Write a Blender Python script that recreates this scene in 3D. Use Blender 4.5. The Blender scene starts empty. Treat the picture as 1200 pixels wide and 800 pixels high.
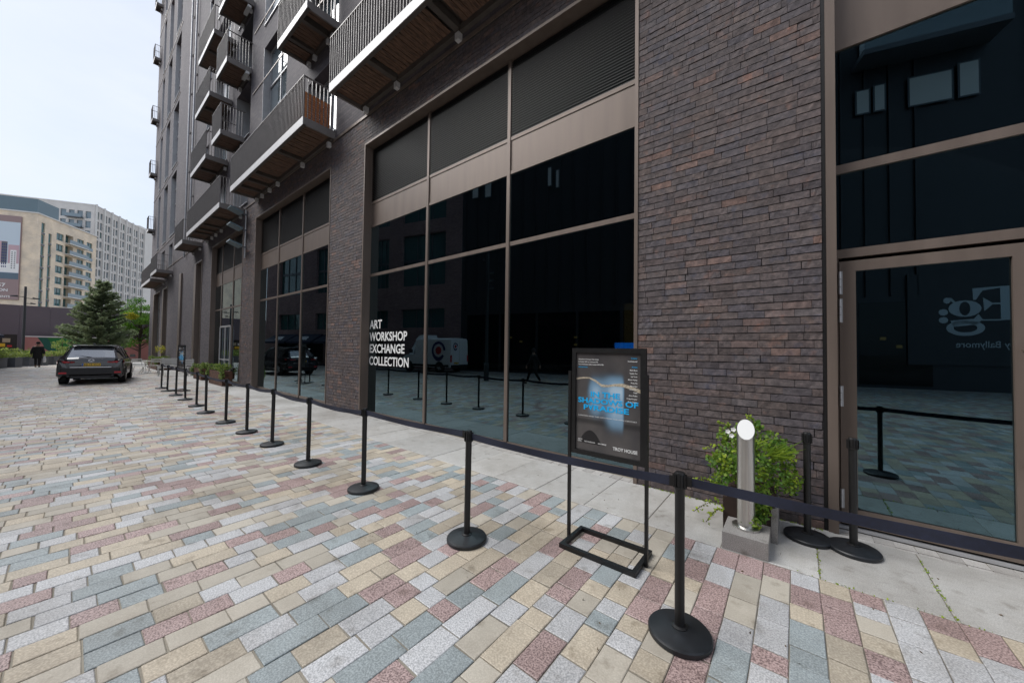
import bpy, math, random
import numpy as np
from mathutils import Vector, Matrix
R = math.radians
rnd = random.Random(7)
S = bpy.context.scene
COL = S.collection
# ------------------------------------------------------------------ camera
yaw, pitch, roll = 0.673486738, 0.024203402, 0.0131375027
cy, sy = math.cos(yaw), math.sin(yaw)
fw = Vector((-sy*math.cos(pitch), cy*math.cos(pitch), math.sin(pitch)))
rt = Vector((cy, sy, 0)); up = rt.cross(fw)
r2 = rt*math.cos(roll)+up*math.sin(roll); u2 = -rt*math.sin(roll)+up*math.cos(roll)
cam = bpy.data.cameras.new('camera'); camo = bpy.data.objects.new('camera', cam); COL.objects.link(camo)
m3 = Matrix((r2, u2, -fw)).transposed()
camo.matrix_world = Matrix.Translation((0, 0, 1.65)) @ m3.to_4x4()
cam.sensor_width = 36; cam.lens = 36*414.611/1200; cam.clip_start = .05; cam.clip_end = 3000
S.camera = camo
# ------------------------------------------------------------------ world, sun, exposure
SUN = Vector((-.72, -.50, 1.05)).normalized()
w = bpy.data.worlds.new('World'); S.world = w; w.use_nodes = True
nt = w.node_tree; N = nt.nodes; L = nt.links; N.clear()
out = N.new('ShaderNodeOutputWorld'); bg = N.new('ShaderNodeBackground'); bg.inputs['Strength'].default_value = .056
sky = N.new('ShaderNodeTexSky'); sky.sky_type = 'NISHITA'; sky.sun_disc = False
sky.sun_elevation = math.asin(SUN.z); sky.sun_rotation = math.atan2(SUN.x, SUN.y)
sky.air_density = 1.0; sky.dust_density = 2.0
tc = N.new('ShaderNodeTexCoord'); mp = N.new('ShaderNodeMapping'); mp.inputs['Scale'].default_value = (1.0, 1.0, 2.6)
no = N.new('ShaderNodeTexNoise'); no.inputs['Scale'].default_value = 1.7; no.inputs['Detail'].default_value = 6; no.inputs['Roughness'].default_value = .55
mr = N.new('ShaderNodeMapRange'); mr.inputs['From Min'].default_value = .3; mr.inputs['From Max'].default_value = .62
mr.inputs['To Min'].default_value = .30; mr.inputs['To Max'].default_value = 1.0
mx = N.new('ShaderNodeMix'); mx.data_type = 'RGBA'
mx.inputs['B'].default_value = (5.55, 5.95, 6.75, 1)
L.new(tc.outputs['Generated'], mp.inputs['Vector']); L.new(mp.outputs['Vector'], no.inputs['Vector'])
L.new(no.outputs['Fac'], mr.inputs['Value']); L.new(mr.outputs['Result'], mx.inputs['Factor'])
L.new(sky.outputs['Color'], mx.inputs['A']); L.new(mx.outputs['Result'], bg.inputs['Color']); L.new(bg.outputs['Background'], out.inputs['Surface'])
sl = bpy.data.lights.new('sun', 'SUN'); sl.energy = 1.5; sl.angle = R(45); sl.color = (1, .985, .96)
so = bpy.data.objects.new('sun', sl); COL.objects.link(so); so.rotation_euler = SUN.to_track_quat('Z', 'Y').to_euler()
S.view_settings.view_transform = 'Standard'; S.view_settings.look = 'None'
S.view_settings.exposure = 1.5; S.view_settings.gamma = 1
S.render.engine = 'CYCLES'
S.cycles.max_bounces = 6; S.cycles.transparent_max_bounces = 10; S.cycles.caustics_reflective = False; S.cycles.caustics_refractive = False

# ------------------------------------------------------------------ materials
def nodes(name):
    m = bpy.data.materials.new(name); m.use_nodes = True
    t = m.node_tree; return m, t, t.nodes, t.links, t.nodes['Principled BSDF']
def M(name, col, rough=.6, metal=0, noise=None, bump=None, spec=.5, two=None, stretch=None):
    m, t, n, l, p = nodes(name)
    p.inputs['Base Color'].default_value = (*col, 1); p.inputs['Roughness'].default_value = rough
    p.inputs['Metallic'].default_value = metal; p.inputs['Specular IOR Level'].default_value = spec
    vec = None
    if noise or bump:
        g = n.new('ShaderNodeNewGeometry'); vec = g.outputs['Position']
        if stretch:
            q = n.new('ShaderNodeMapping'); q.inputs['Scale'].default_value = stretch; l.new(vec, q.inputs['Vector']); vec = q.outputs['Vector']
    if noise:
        sc, am = noise
        x = n.new('ShaderNodeTexNoise'); x.inputs['Scale'].default_value = sc; x.inputs['Detail'].default_value = 5; l.new(vec, x.inputs['Vector'])
        c = n.new('ShaderNodeValToRGB'); lo = [max(0, a*(1-am)) for a in col]; hi = [min(1, a*(1+am)) for a in (two or col)]
        c.color_ramp.elements[0].color = (*lo, 1); c.color_ramp.elements[0].position = .3
        c.color_ramp.elements[1].color = (*hi, 1); c.color_ramp.elements[1].position = .7
        l.new(x.outputs['Fac'], c.inputs['Fac']); l.new(c.outputs['Color'], p.inputs['Base Color'])
        mrr = n.new('ShaderNodeMapRange'); mrr.inputs['To Min'].default_value = max(0, rough-.08); mrr.inputs['To Max'].default_value = min(1, rough+.1)
        l.new(x.outputs['Fac'], mrr.inputs['Value']); l.new(mrr.outputs['Result'], p.inputs['Roughness'])
    if bump:
        sc, st, di = bump
        x = n.new('ShaderNodeTexNoise'); x.inputs['Scale'].default_value = sc; x.inputs['Detail'].default_value = 6; l.new(vec, x.inputs['Vector'])
        b = n.new('ShaderNodeBump'); b.inputs['Strength'].default_value = st; b.inputs['Distance'].default_value = di
        l.new(x.outputs['Fac'], b.inputs['Height']); l.new(b.outputs['Normal'], p.inputs['Normal'])
    return m
BRICK_STOPS = [(0, (.078, .063, .060)), (.18, (.088, .075, .074)), (.34, (.077, .070, .078)), (.48, (.104, .084, .078)), (.6, (.064, .056, .060)),
               (.72, (.110, .085, .076)), (.84, (.082, .070, .071)), (.93, (.150, .096, .078)), (.96, (.104, .094, .096)), (1, (.072, .060, .059))]
def ramp(n, stops):
    c = n.new('ShaderNodeValToRGB'); e = c.color_ramp.elements
    while len(e) < len(stops): e.new(.5)
    for k, (p, col) in enumerate(stops): e[k].position = p
    for k, (p, col) in enumerate(stops): e[k].color = (*col, 1)
    return c
def tint_value(n, l):
    a = n.new('ShaderNodeAttribute'); a.attribute_name = 'tint'
    o = n.new('ShaderNodeObjectInfo')
    s = n.new('ShaderNodeMath'); s.operation = 'ADD'; l.new(a.outputs['Fac'], s.inputs[0]); l.new(o.outputs['Random'], s.inputs[1])
    f = n.new('ShaderNodeMath'); f.operation = 'FRACT'; l.new(s.outputs[0], f.inputs[0]); return f.outputs[0]
def brick_mat():
    m, t, n, l, p = nodes('dark_brick'); v = tint_value(n, l)
    c = ramp(n, BRICK_STOPS); l.new(v, c.inputs['Fac'])
    g = n.new('ShaderNodeNewGeometry')
    x = n.new('ShaderNodeTexNoise'); x.inputs['Scale'].default_value = 22; x.inputs['Detail'].default_value = 6; x.inputs['Roughness'].default_value = .65; l.new(g.outputs['Position'], x.inputs['Vector'])
    r = ramp(n, [(.25, (.55, .53, .55)), (.5, (1.05, 1.03, 1.05)), (.74, (1.75, 1.65, 1.62))]); l.new(x.outputs['Fac'], r.inputs['Fac'])
    k = n.new('ShaderNodeMix'); k.data_type = 'RGBA'; k.blend_type = 'MULTIPLY'; k.inputs['Factor'].default_value = 1
    l.new(c.outputs['Color'], k.inputs['A']); l.new(r.outputs['Color'], k.inputs['B']); l.new(k.outputs['Result'], p.inputs['Base Color'])
    x2 = n.new('ShaderNodeTexNoise'); x2.inputs['Scale'].default_value = 7.5; x2.inputs['Detail'].default_value = 4; l.new(g.outputs['Position'], x2.inputs['Vector'])
    pr = ramp(n, [(.28, (.80, .88, 1.04)), (.40, (1, 1, 1)), (.62, (1, 1, 1)), (.74, (1.6, 1.25, 1.08))]); l.new(x2.outputs['Fac'], pr.inputs['Fac'])
    k2 = n.new('ShaderNodeMix'); k2.data_type = 'RGBA'; k2.blend_type = 'MULTIPLY'; k2.inputs['Factor'].default_value = 1
    l.new(k.outputs['Result'], k2.inputs['A']); l.new(pr.outputs['Color'], k2.inputs['B']); l.new(k2.outputs['Result'], p.inputs['Base Color'])
    mpp = n.new('ShaderNodeMapping'); mpp.inputs['Scale'].default_value = (17, 17, 20); l.new(g.outputs['Position'], mpp.inputs['Vector'])
    y = n.new('ShaderNodeTexNoise'); y.inputs['Scale'].default_value = 1.6; y.inputs['Detail'].default_value = 5; l.new(mpp.outputs['Vector'], y.inputs['Vector'])
    b = n.new('ShaderNodeBump'); b.inputs['Strength'].default_value = .5; b.inputs['Distance'].default_value = .009; l.new(y.outputs['Fac'], b.inputs['Height']); l.new(b.outputs['Normal'], p.inputs['Normal'])
    p.inputs['Roughness'].default_value = .72; p.inputs['Specular IOR Level'].default_value = .35
    return m
def brickwall_mat(name, dark, light, mortar, bw=.24, bh=.0775, tone=1.):
    m, t, n, l, p = nodes(name)
    g = n.new('ShaderNodeTexCoord'); s = n.new('ShaderNodeSeparateXYZ'); l.new(g.outputs['Object'], s.inputs[0])
    ad = n.new('ShaderNodeMath'); ad.operation = 'ADD'; l.new(s.outputs['X'], ad.inputs[0]); l.new(s.outputs['Y'], ad.inputs[1])
    c = n.new('ShaderNodeCombineXYZ'); l.new(ad.outputs[0], c.inputs['X']); l.new(s.outputs['Z'], c.inputs['Y'])
    b = n.new('ShaderNodeTexBrick'); b.inputs['Scale'].default_value = 1; b.inputs['Brick Width'].default_value = bw; b.inputs['Row Height'].default_value = bh
    b.inputs['Mortar Size'].default_value = .007; b.inputs['Color1'].default_value = (*dark, 1); b.inputs['Color2'].default_value = (*light, 1); b.inputs['Mortar'].default_value = (*mortar, 1)
    b.inputs['Bias'].default_value = -.1
    l.new(c.outputs[0], b.inputs['Vector'])
    x = n.new('ShaderNodeTexNoise'); x.inputs['Scale'].default_value = .35; x.inputs['Detail'].default_value = 8; l.new(g.outputs['Object'], x.inputs['Vector'])
    r = ramp(n, [(.3, (.8*tone, .8*tone, .84*tone)), (.7, (1.2*tone, 1.17*tone, 1.15*tone))]); l.new(x.outputs['Fac'], r.inputs['Fac'])
    k = n.new('ShaderNodeMix'); k.data_type = 'RGBA'; k.blend_type = 'MULTIPLY'; k.inputs['Factor'].default_value = 1
    l.new(b.outputs['Color'], k.inputs['A']); l.new(r.outputs['Color'], k.inputs['B']); l.new(k.outputs['Result'], p.inputs['Base Color'])
    q = n.new('ShaderNodeBump'); q.inputs['Strength'].default_value = .6; q.inputs['Distance'].default_value = .008; q.invert = True
    l.new(b.outputs['Fac'], q.inputs['Height']); l.new(q.outputs['Normal'], p.inputs['Normal']); p.inputs['Roughness'].default_value = .8
    return m
def stone_mat(name, base, speck, sc=210, amt=.5, vary=.16, rough=.75, warm=None, spots=True):
    m, t, n, l, p = nodes(name); v = tint_value(n, l)
    g = n.new('ShaderNodeNewGeometry')
    x = n.new('ShaderNodeTexNoise'); x.inputs['Scale'].default_value = sc; x.inputs['Detail'].default_value = 2; l.new(g.outputs['Position'], x.inputs['Vector'])
    c = ramp(n, [(.38, tuple(a*(1-amt)+b*amt for a, b in zip(base, speck))), (.5, base), (.66, tuple(min(1, a*(1+amt*.55)) for a in base))]); l.new(x.outputs['Fac'], c.inputs['Fac'])
    y = n.new('ShaderNodeTexNoise'); y.inputs['Scale'].default_value = 9; y.inputs['Detail'].default_value = 8; l.new(g.outputs['Position'], y.inputs['Vector'])
    wv = n.new('ShaderNodeMath'); wv.operation = 'ADD'; l.new(y.outputs['Fac'], wv.inputs[0]); l.new(v, wv.inputs[1])
    wr = warm or (1, 1, 1)
    r = ramp(n, [(.30, (1-1.5*vary, 1-1.55*vary, 1-1.6*vary)), (.95, tuple((1+1.2*vary)*q for q in wr))])
    hv = n.new('ShaderNodeMath'); hv.operation = 'MULTIPLY'; hv.inputs[1].default_value = .68; l.new(wv.outputs[0], hv.inputs[0]); l.new(hv.outputs[0], r.inputs['Fac'])
    k = n.new('ShaderNodeMix'); k.data_type = 'RGBA'; k.blend_type = 'MULTIPLY'; k.inputs['Factor'].default_value = 1
    l.new(c.outputs['Color'], k.inputs['A']); l.new(r.outputs['Color'], k.inputs['B'])
    st = n.new('ShaderNodeTexNoise'); st.inputs['Scale'].default_value = .55; st.inputs['Detail'].default_value = 9; st.inputs['Roughness'].default_value = .7; l.new(g.outputs['Position'], st.inputs['Vector'])
    sr = ramp(n, [(.34, (.58, .55, .51)), (.46, (.86, .84, .82)), (.56, (1.04, 1.04, 1.04))]); l.new(st.outputs['Fac'], sr.inputs['Fac'])
    sp = n.new('ShaderNodeTexNoise'); sp.inputs['Scale'].default_value = 7; sp.inputs['Detail'].default_value = 3; l.new(g.outputs['Position'], sp.inputs['Vector'])
    spr = ramp(n, [(.60, (1, 1, 1)), (.72, (.50, .47, .43))]); l.new(sp.outputs['Fac'], spr.inputs['Fac'])
    k3 = n.new('ShaderNodeMix'); k3.data_type = 'RGBA'; k3.blend_type = 'MULTIPLY'; k3.inputs['Factor'].default_value = .6
    l.new(k.outputs['Result'], k3.inputs['A']); l.new(spr.outputs['Color'], k3.inputs['B']); k = k3
    k2 = n.new('ShaderNodeMix'); k2.data_type = 'RGBA'; k2.blend_type = 'MULTIPLY'; k2.inputs['Factor'].default_value = .75
    l.new(k.outputs['Result'], k2.inputs['A']); l.new(sr.outputs['Color'], k2.inputs['B']); l.new(k2.outputs['Result'], p.inputs['Base Color'])
    b = n.new('ShaderNodeBump'); b.inputs['Strength'].default_value = .35; b.inputs['Distance'].default_value = .004; l.new(x.outputs['Fac'], b.inputs['Height']); l.new(b.outputs['Normal'], p.inputs['Normal'])
    p.inputs['Roughness'].default_value = rough-.2; p.inputs['Specular IOR Level'].default_value = .5
    return m
def glass_mat(name, ior=2.0, trans=(.34, .38, .38), refl=(.86, .97, 1.0)):
    m, t, n, l, p = nodes(name); n.remove(p)
    tr = n.new('ShaderNodeBsdfTransparent'); tr.inputs['Color'].default_value = (*trans, 1)
    gl = n.new('ShaderNodeBsdfGlossy'); gl.inputs['Roughness'].default_value = 0; gl.inputs['Color'].default_value = (*refl, 1)
    fr = n.new('ShaderNodeFresnel'); fr.inputs['IOR'].default_value = ior
    cr = ramp(n, [(.22, refl), (.55, (1, 1, 1))]); l.new(fr.outputs[0], cr.inputs['Fac']); l.new(cr.outputs['Color'], gl.inputs['Color'])
    mi = n.new('ShaderNodeMixShader'); l.new(fr.outputs[0], mi.inputs['Fac']); l.new(tr.outputs[0], mi.inputs[1]); l.new(gl.outputs[0], mi.inputs[2])
    l.new(mi.outputs[0], n['Material Output'].inputs['Surface']); return m
def emit_mat(name, col, st):
    m, t, n, l, p = nodes(name); p.inputs['Base Color'].default_value = (*[c*.3 for c in col], 1)
    p.inputs['Emission Color'].default_value = (*col, 1); p.inputs['Emission Strength'].default_value = st; return m
def dark_glass(name, col=(.01, .013, .016), ior=1.75, rough=.03):
    m, t, n, l, p = nodes(name); p.inputs['Base Color'].default_value = (*col, 1); p.inputs['Roughness'].default_value = rough; p.inputs['IOR'].default_value = ior; return m
def leaf_mat(name, a, b, rough=.5):
    m, t, n, l, p = nodes(name)
    at = n.new('ShaderNodeAttribute'); at.attribute_name = 'tint'; c = ramp(n, [(0, a), (1, b)]); l.new(at.outputs['Fac'], c.inputs['Fac'])
    l.new(c.outputs['Color'], p.inputs['Base Color']); p.inputs['Roughness'].default_value = rough; p.inputs['Specular IOR Level'].default_value = .3
    tl = n.new('ShaderNodeBsdfTranslucent'); l.new(c.outputs['Color'], tl.inputs['Color']); mi = n.new('ShaderNodeMixShader'); mi.inputs['Fac'].default_value = .42
    l.new(p.outputs[0], mi.inputs[1]); l.new(tl.outputs[0], mi.inputs[2]); l.new(mi.outputs[0], n['Material Output'].inputs['Surface'])
    return m
MAT = {}
MAT['brick'] = brick_mat()
MAT['mortar'] = M('mortar', (.062, .056, .058), .95, noise=(40, .3), bump=(90, .4, .004))
MAT['wall'] = brickwall_mat('dark_brick_wall', (.074, .066, .076), (.122, .106, .112), (.060, .056, .061))
MAT['oppwall'] = brickwall_mat('plum_brick_wall', (.29, .18, .18), (.40, .26, .255), (.22, .17, .17))
MAT['bronze'] = M('bronze_metal', (.158, .124, .104), .42, .3, noise=(1.2, .13), stretch=(5, 5, .5), spec=.4)
MAT['bronze_dark'] = M('dark_bronze_metal', (.05, .040, .035), .5, .3, noise=(3, .1))
MAT['louvre'] = M('black_louvre', (.013, .0125, .013), .45, .3)
MAT['glass'] = glass_mat('tinted_glass', 2.6, refl=(.60, .88, 1.0))
MAT['skyglass'] = dark_glass('window_glass', (.09, .115, .13), 2.8)
MAT['doorglass'] = glass_mat('door_glass', 2.5, refl=(.55, .86, 1.0))
MAT['alu'] = M('pale_aluminium', (.42, .42, .43), .4, .4, noise=(6, .08))
MAT['sand'] = M('joint_sand', (.215, .195, .16), .95, noise=(.8, .45), bump=(140, .5, .006))
MAT['slab'] = stone_mat('pale_granite', (.435, .43, .415), (.22, .22, .21), 150, .32, .10, .7)
MAT['edge'] = stone_mat('grey_granite', (.40, .39, .375), (.2, .2, .2), 160, .3, .1, .75)
MAT['s_buff'] = stone_mat('buff_sandstone', (.39, .35, .285), (.28, .24, .19), 90, .45, .12, .8, (1.02, 1, .97))
MAT['s_cream'] = stone_mat('cream_sandstone', (.40, .37, .315), (.30, .27, .22), 120, .22, .10, .8)
MAT['s_grey'] = stone_mat('silver_granite', (.43, .435, .445), (.19, .20, .21), 115, .5, .08, .7)
MAT['s_pink'] = stone_mat('pink_granite', (.335, .25, .24), (.12, .08, .08), 105, .8, .11, .7)
MAT['s_blue'] = stone_mat('blue_grey_granite', (.265, .30, .31), (.17, .195, .205), 110, .6, .10, .72)
MAT['black'] = M('black_powder_coat', (.006, .006, .0065), .42, 0, noise=(30, .3), bump=(260, .12, .001))
MAT['base'] = M('black_base_rubber', (.010, .012, .015), .45, 0, noise=(12, .35), bump=(300, .15, .001))
MAT['belt'] = M('navy_webbing', (.010, .013, .030), .7, 0, noise=(60, .25), bump=(900, .3, .0006))
MAT['white'] = M('white_vinyl', (.8, .8, .79), .5)
MAT['steel'] = M('brushed_steel', (.56, .55, .53), .3, 1., noise=(60, .12), stretch=(1, 1, .03), bump=None)
MAT['opal'] = M('opal_diffuser', (.66, .66, .65), .35)
MAT['granite'] = stone_mat('block_granite', (.27, .26, .25), (.10, .10, .10), 180, .5, .1, .8)
MAT['corten'] = M('rusted_steel', (.060, .030, .020), .8, .1, noise=(9, .45), two=(.11, .05, .03))
MAT['dark_rust'] = M('dark_rusted_steel', (.032, .018, .013), .8, .1, noise=(9, .4)); MAT['shopglass'] = dark_glass('dark_shop_glass', (.01, .012, .014), 1.35)
MAT['wood'] = M('timber_board', (.075, .043, .029), .7, 0, noise=(7, .5), two=(.125, .07, .045), stretch=(6, 1, 6))
MAT['wicker'] = M('orange_wicker', (.44, .165, .055), .7, 0, noise=(18, .3))
MAT['fascia'] = M('balcony_fascia', (.55, .545, .55), .5, .1, noise=(3, .08))
MAT['rail'] = M('balcony_rail', (.19, .175, .168), .45, .3, noise=(5, .08))
MAT['under'] = M('balcony_steel', (.085, .072, .064), .6, .2, noise=(5, .15))
MAT['curtain'] = M('pale_curtain', (.62, .64, .66), .8, 0, noise=(8, .15), stretch=(6, 6, .3))
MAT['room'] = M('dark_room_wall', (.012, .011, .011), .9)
MAT['ivy'] = leaf_mat('ivy_leaf', (.04, .14, .022), (.40, .50, .04))
MAT['grass'] = leaf_mat('shrub_leaf', (.05, .13, .03), (.34, .40, .10))
MAT['tree'] = leaf_mat('broad_leaf', (.035, .12, .018), (.18, .34, .035))
MAT['yellow'] = leaf_mat('yellow_leaf', (.34, .34, .02), (.55, .50, .05))
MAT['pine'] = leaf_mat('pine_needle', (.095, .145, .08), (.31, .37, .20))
MAT['bark'] = M('bark', (.06, .045, .034), .9, 0, noise=(9, .4), bump=(25, .6, .02))
MAT['petal'] = M('white_petal', (.8, .8, .78), .6)
MAT['paint'] = M('dark_grey_car_paint', (.018, .020, .024), .10, .25, spec=1.)
MAT['plastic'] = M('black_plastic', (.018, .018, .02), .55)
MAT['carglass'] = dark_glass('car_glass', (.01, .012, .015), 1.9); MAT['rearglass'] = dark_glass('tinted_rear_glass', (.10, .11, .13), 3.2)
MAT['silver'] = M('silver_trim', (.6, .6, .62), .25, .9)
MAT['redlamp'] = M('red_lamp', (.30, .012, .012), .2, spec=.6)
MAT['plate'] = M('yellow_plate', (.75, .48, .03), .4)
MAT['blue'] = M('blue_band', (.02, .12, .42), .4)
MAT['tyre'] = M('tyre_rubber', (.015, .015, .016), .8, noise=(30, .2))
MAT['vanwhite'] = M('white_van_paint', (.88, .88, .88), .35, noise=(2, .05))
MAT['navy'] = M('navy_print', (.02, .03, .14), .5)
MAT['red'] = M('red_print', (.55, .03, .04), .5)
MAT['coat'] = M('black_coat', (.013, .013, .014), .85, noise=(20, .3))
MAT['skin'] = M('skin', (.42, .24, .17), .6)
MAT['bag'] = M('white_plastic_bag', (.75, .75, .76), .5)
MAT['hoard'] = M('mauve_hoarding', (.145, .128, .150), .6, noise=(.6, .06))
MAT['pinkwall'] = M('pink_mural', (.46, .20, .185), .7, noise=(.8, .08))
MAT['green'] = M('green_mural', (.012, .17, .035), .6)
MAT['greendk'] = M('dark_green_mural', (.008, .10, .075), .6)
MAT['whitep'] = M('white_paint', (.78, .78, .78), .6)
MAT['buffwall'] = brickwall_mat('buff_brick', (.70, .60, .46), (.78, .68, .54), (.66, .58, .47), .45, .15)
MAT['bluecl'] = M('blue_grey_cladding', (.13, .19, .225), .45, .2, noise=(.3, .06))
MAT['greywall'] = M('grey_concrete', (.58, .56, .54), .8, noise=(.5, .06))
MAT['palewall'] = M('pale_concrete', (.66, .65, .63), .8, noise=(.5, .05))
MAT['tealglass'] = dark_glass('teal_glass', (.05, .13, .135), 1.7, .08)
MAT['blueglass'] = dark_glass('blue_glass', (.12, .18, .22), 1.9, .08)
MAT['slate'] = M('slate_metal', (.12, .13, .15), .5, .3)
MAT['blackclad'] = M('black_cladding', (.040, .043, .052), .5, .2)
MAT['awning'] = M('navy_awning', (.012, .017, .045), .75)
MAT['chair'] = M('white_metal', (.62, .61, .58), .45, .2)
MAT['lamp'] = M('slate_lamp_post', (.045, .055, .062), .5, .3)
MAT['streetfar'] = None
MAT['sign'] = M('pale_blue_sign', (.55, .62, .68), .5)
def street_mat():
    m, t, n, l, p = nodes('distant_sett_paving')
    g = n.new('ShaderNodeNewGeometry'); s = n.new('ShaderNodeSeparateXYZ'); l.new(g.outputs['Position'], s.inputs[0])
    c = n.new('ShaderNodeCombineXYZ'); l.new(s.outputs['Y'], c.inputs['X']); l.new(s.outputs['X'], c.inputs['Y'])
    b = n.new('ShaderNodeTexBrick'); b.inputs['Scale'].default_value = 1; b.inputs['Brick Width'].default_value = .28; b.inputs['Row Height'].default_value = .163; b.inputs['Mortar Size'].default_value = .006
    b.inputs['Color1'].default_value = (0, 0, 0, 1); b.inputs['Color2'].default_value = (1, 1, 1, 1); b.inputs['Mortar'].default_value = (.5, .5, .5, 1)
    l.new(c.outputs[0], b.inputs['Vector'])
    r = ramp(n, [(0, (.39, .35, .285)), (.2, (.40, .37, .315)), (.4, (.265, .29, .29)), (.6, (.325, .245, .23)), (.8, (.45, .455, .465)), (1, (.40, .35, .27))]); r.color_ramp.interpolation = 'CONSTANT'
    l.new(b.outputs['Color'], r.inputs['Fac'])
    k = n.new('ShaderNodeMix'); k.data_type = 'RGBA'; k.inputs['B'].default_value = (.11, .10, .085, 1); l.new(b.outputs['Fac'], k.inputs['Factor']); l.new(r.outputs['Color'], k.inputs['A'])
    l.new(k.outputs['Result'], p.inputs['Base Color']); p.inputs['Roughness'].default_value = .75; return m
MAT['streetfar'] = street_mat()

# ------------------------------------------------------------------ mesh helpers
class MB:
    def __init__(s): s.v = []; s.f = []; s.m = []; s.t = []
    def face(s, pts, mi=0, t=0.):
        k = len(s.v); s.v += [tuple(p) for p in pts]; s.f.append(tuple(range(k, k+len(pts)))); s.m.append(mi); s.t.append(t)
    def raw(s, vs, fs, mi=0, t=0.):
        k = len(s.v); s.v += [tuple(p) for p in vs]
        for f in fs: s.f.append(tuple(i+k for i in f)); s.m.append(mi); s.t.append(t)
    BF = [(0, 3, 2, 1), (4, 5, 6, 7), (0, 1, 5, 4), (1, 2, 6, 5), (2, 3, 7, 6), (3, 0, 4, 7)]
    def box(s, x0, x1, y0, y1, z0, z1, mi=0, t=0.):
        s.raw([(x0, y0, z0), (x1, y0, z0), (x1, y1, z0), (x0, y1, z0), (x0, y0, z1), (x1, y0, z1), (x1, y1, z1), (x0, y1, z1)], MB.BF, mi, t); return s
    def bar(s, a, b, wd, hg=None, mi=0, t=0., upv=(0, 0, 1)):
        a = Vector(a); b = Vector(b); d = (b-a).normalized(); u = Vector(upv)
        if abs(d.dot(u)) > .98: u = Vector((1, 0, 0))
        sd = d.cross(u).normalized()*wd/2; uu = sd.cross(d).normalized()*(hg or wd)/2
        s.raw([a-sd-uu, a+sd-uu, a+sd+uu, a-sd+uu, b-sd-uu, b+sd-uu, b+sd+uu, b-sd+uu], MB.BF, mi, t); return s
    def tube(s, pts, rad, n=8, mi=0, t=0., caps=True):
        pts = [Vector(p) for p in pts]; rs = rad if isinstance(rad, (list, tuple)) else [rad]*len(pts)
        k = len(s.v)
        for i, p in enumerate(pts):
            d = (pts[min(i+1, len(pts)-1)]-pts[max(i-1, 0)]).normalized()
            u = Vector((0, 0, 1)) if abs(d.z) < .95 else Vector((1, 0, 0))
            a = d.cross(u).normalized(); b = a.cross(d)
            for j in range(n):
                q = 2*math.pi*j/n; s.v.append(tuple(p+(a*math.cos(q)+b*math.sin(q))*rs[i]))
        for i in range(len(pts)-1):
            for j in range(n):
                a = k+i*n+j; b = k+i*n+(j+1) % n; s.f.append((a, b, b+n, a+n)); s.m.append(mi); s.t.append(t)
        if caps:
            s.f.append(tuple(k+j for j in range(n))[::-1]); s.f.append(tuple(k+(len(pts)-1)*n+j for j in range(n))); s.m += [mi]*2; s.t += [t]*2
        return s
    def lathe(s, c, prof, n=32, mi=0, axis='Z'):
        k = len(s.v); c = Vector(c)
        for r, h in prof:
            for j in range(n):
                q = 2*math.pi*j/n; a, b = r*math.cos(q), r*math.sin(q)
                s.v.append(tuple(c+Vector((a, b, h) if axis == 'Z' else (a, h, b))))
        for i in range(len(prof)-1):
            for j in range(n):
                a = k+i*n+j; b = k+i*n+(j+1) % n; s.f.append((a, b, b+n, a+n)); s.m.append(mi); s.t.append(0.)
        return s
    def prism(s, pts, d, mi=0):
        d = Vector(d); n = len(pts); p = [Vector(q) for q in pts]
        s.raw(p+[q+d for q in p], [tuple(range(n))[::-1], tuple(range(n, 2*n))]+[(i, (i+1) % n, n+(i+1) % n, n+i) for i in range(n)], mi); return s
    def leaves(s, cen, n, rad, size, r=rnd, t=(0, 1), flat=1., mi=0):
        cx, cy_, cz = cen
        for _ in range(n):
            d = Vector((r.gauss(0, 1), r.gauss(0, 1), r.gauss(0, 1))); d.normalize(); q = r.random()**.4
            p = Vector((cx+d.x*rad[0]*q, cy_+d.y*rad[1]*q, cz+d.z*rad[2]*q))
            a = Vector((r.gauss(0, 1), r.gauss(0, 1), r.gauss(0, 1)*flat)).normalized(); b = a.cross(Vector((r.gauss(0, 1), r.gauss(0, 1), r.gauss(0, 1)))).normalized()
            z = size*r.uniform(.6, 1.3)
            s.face([p-a*z*.5, p-b*z*.33, p+a*z*.55, p+b*z*.33], mi, r.uniform(*t))
        return s
    def mesh(s, name, mats, smooth=False, off=(0, 0, 0)):
        me = bpy.data.meshes.new(name); ox, oy, oz = off
        me.from_pydata([(a-ox, b-oy, c-oz) for a, b, c in s.v], [], s.f)
        for k in mats: me.materials.append(MAT[k])
        me.polygons.foreach_set('material_index', s.m)
        if any(s.t):
            at = me.attributes.new('tint', 'FLOAT', 'FACE'); at.data.foreach_set('value', s.t)
        if smooth: me.polygons.foreach_set('use_smooth', [True]*len(s.f)); sharp(me)
        me.update(); return me
def sharp(me, ang=35):
    try: me.set_sharp_from_angle(angle=R(ang))
    except Exception: pass
def wloc(o):
    v = Vector((0, 0, 0))
    while o: v += o.location; o = o.parent
    return v
def link(name, me, parent=None, loc=(0, 0, 0), kind=None):
    o = bpy.data.objects.new(name, me); COL.objects.link(o); o.location = loc
    if parent: o.parent = parent
    if kind: o['kind'] = kind
    return o
def part(mb, name, mats, parent=None, kind=None, smooth=False, local=False, label=None):
    if isinstance(mats, str): mats = [mats]
    off = (0, 0, 0) if (local or not parent) else wloc(parent)
    o = link(name, mb.mesh(name, mats, smooth, off), parent, kind=kind)
    if label: o['label'] = label
    return o
def thing(name, label, cat, loc=(0, 0, 0), rz=0, group=None):
    o = bpy.data.objects.new(name, None); COL.objects.link(o); o.location = loc; o.rotation_euler = (0, 0, rz)
    o.empty_display_size = .2; o['label'] = label; o['category'] = cat
    if group: o['group'] = group
    return o
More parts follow.
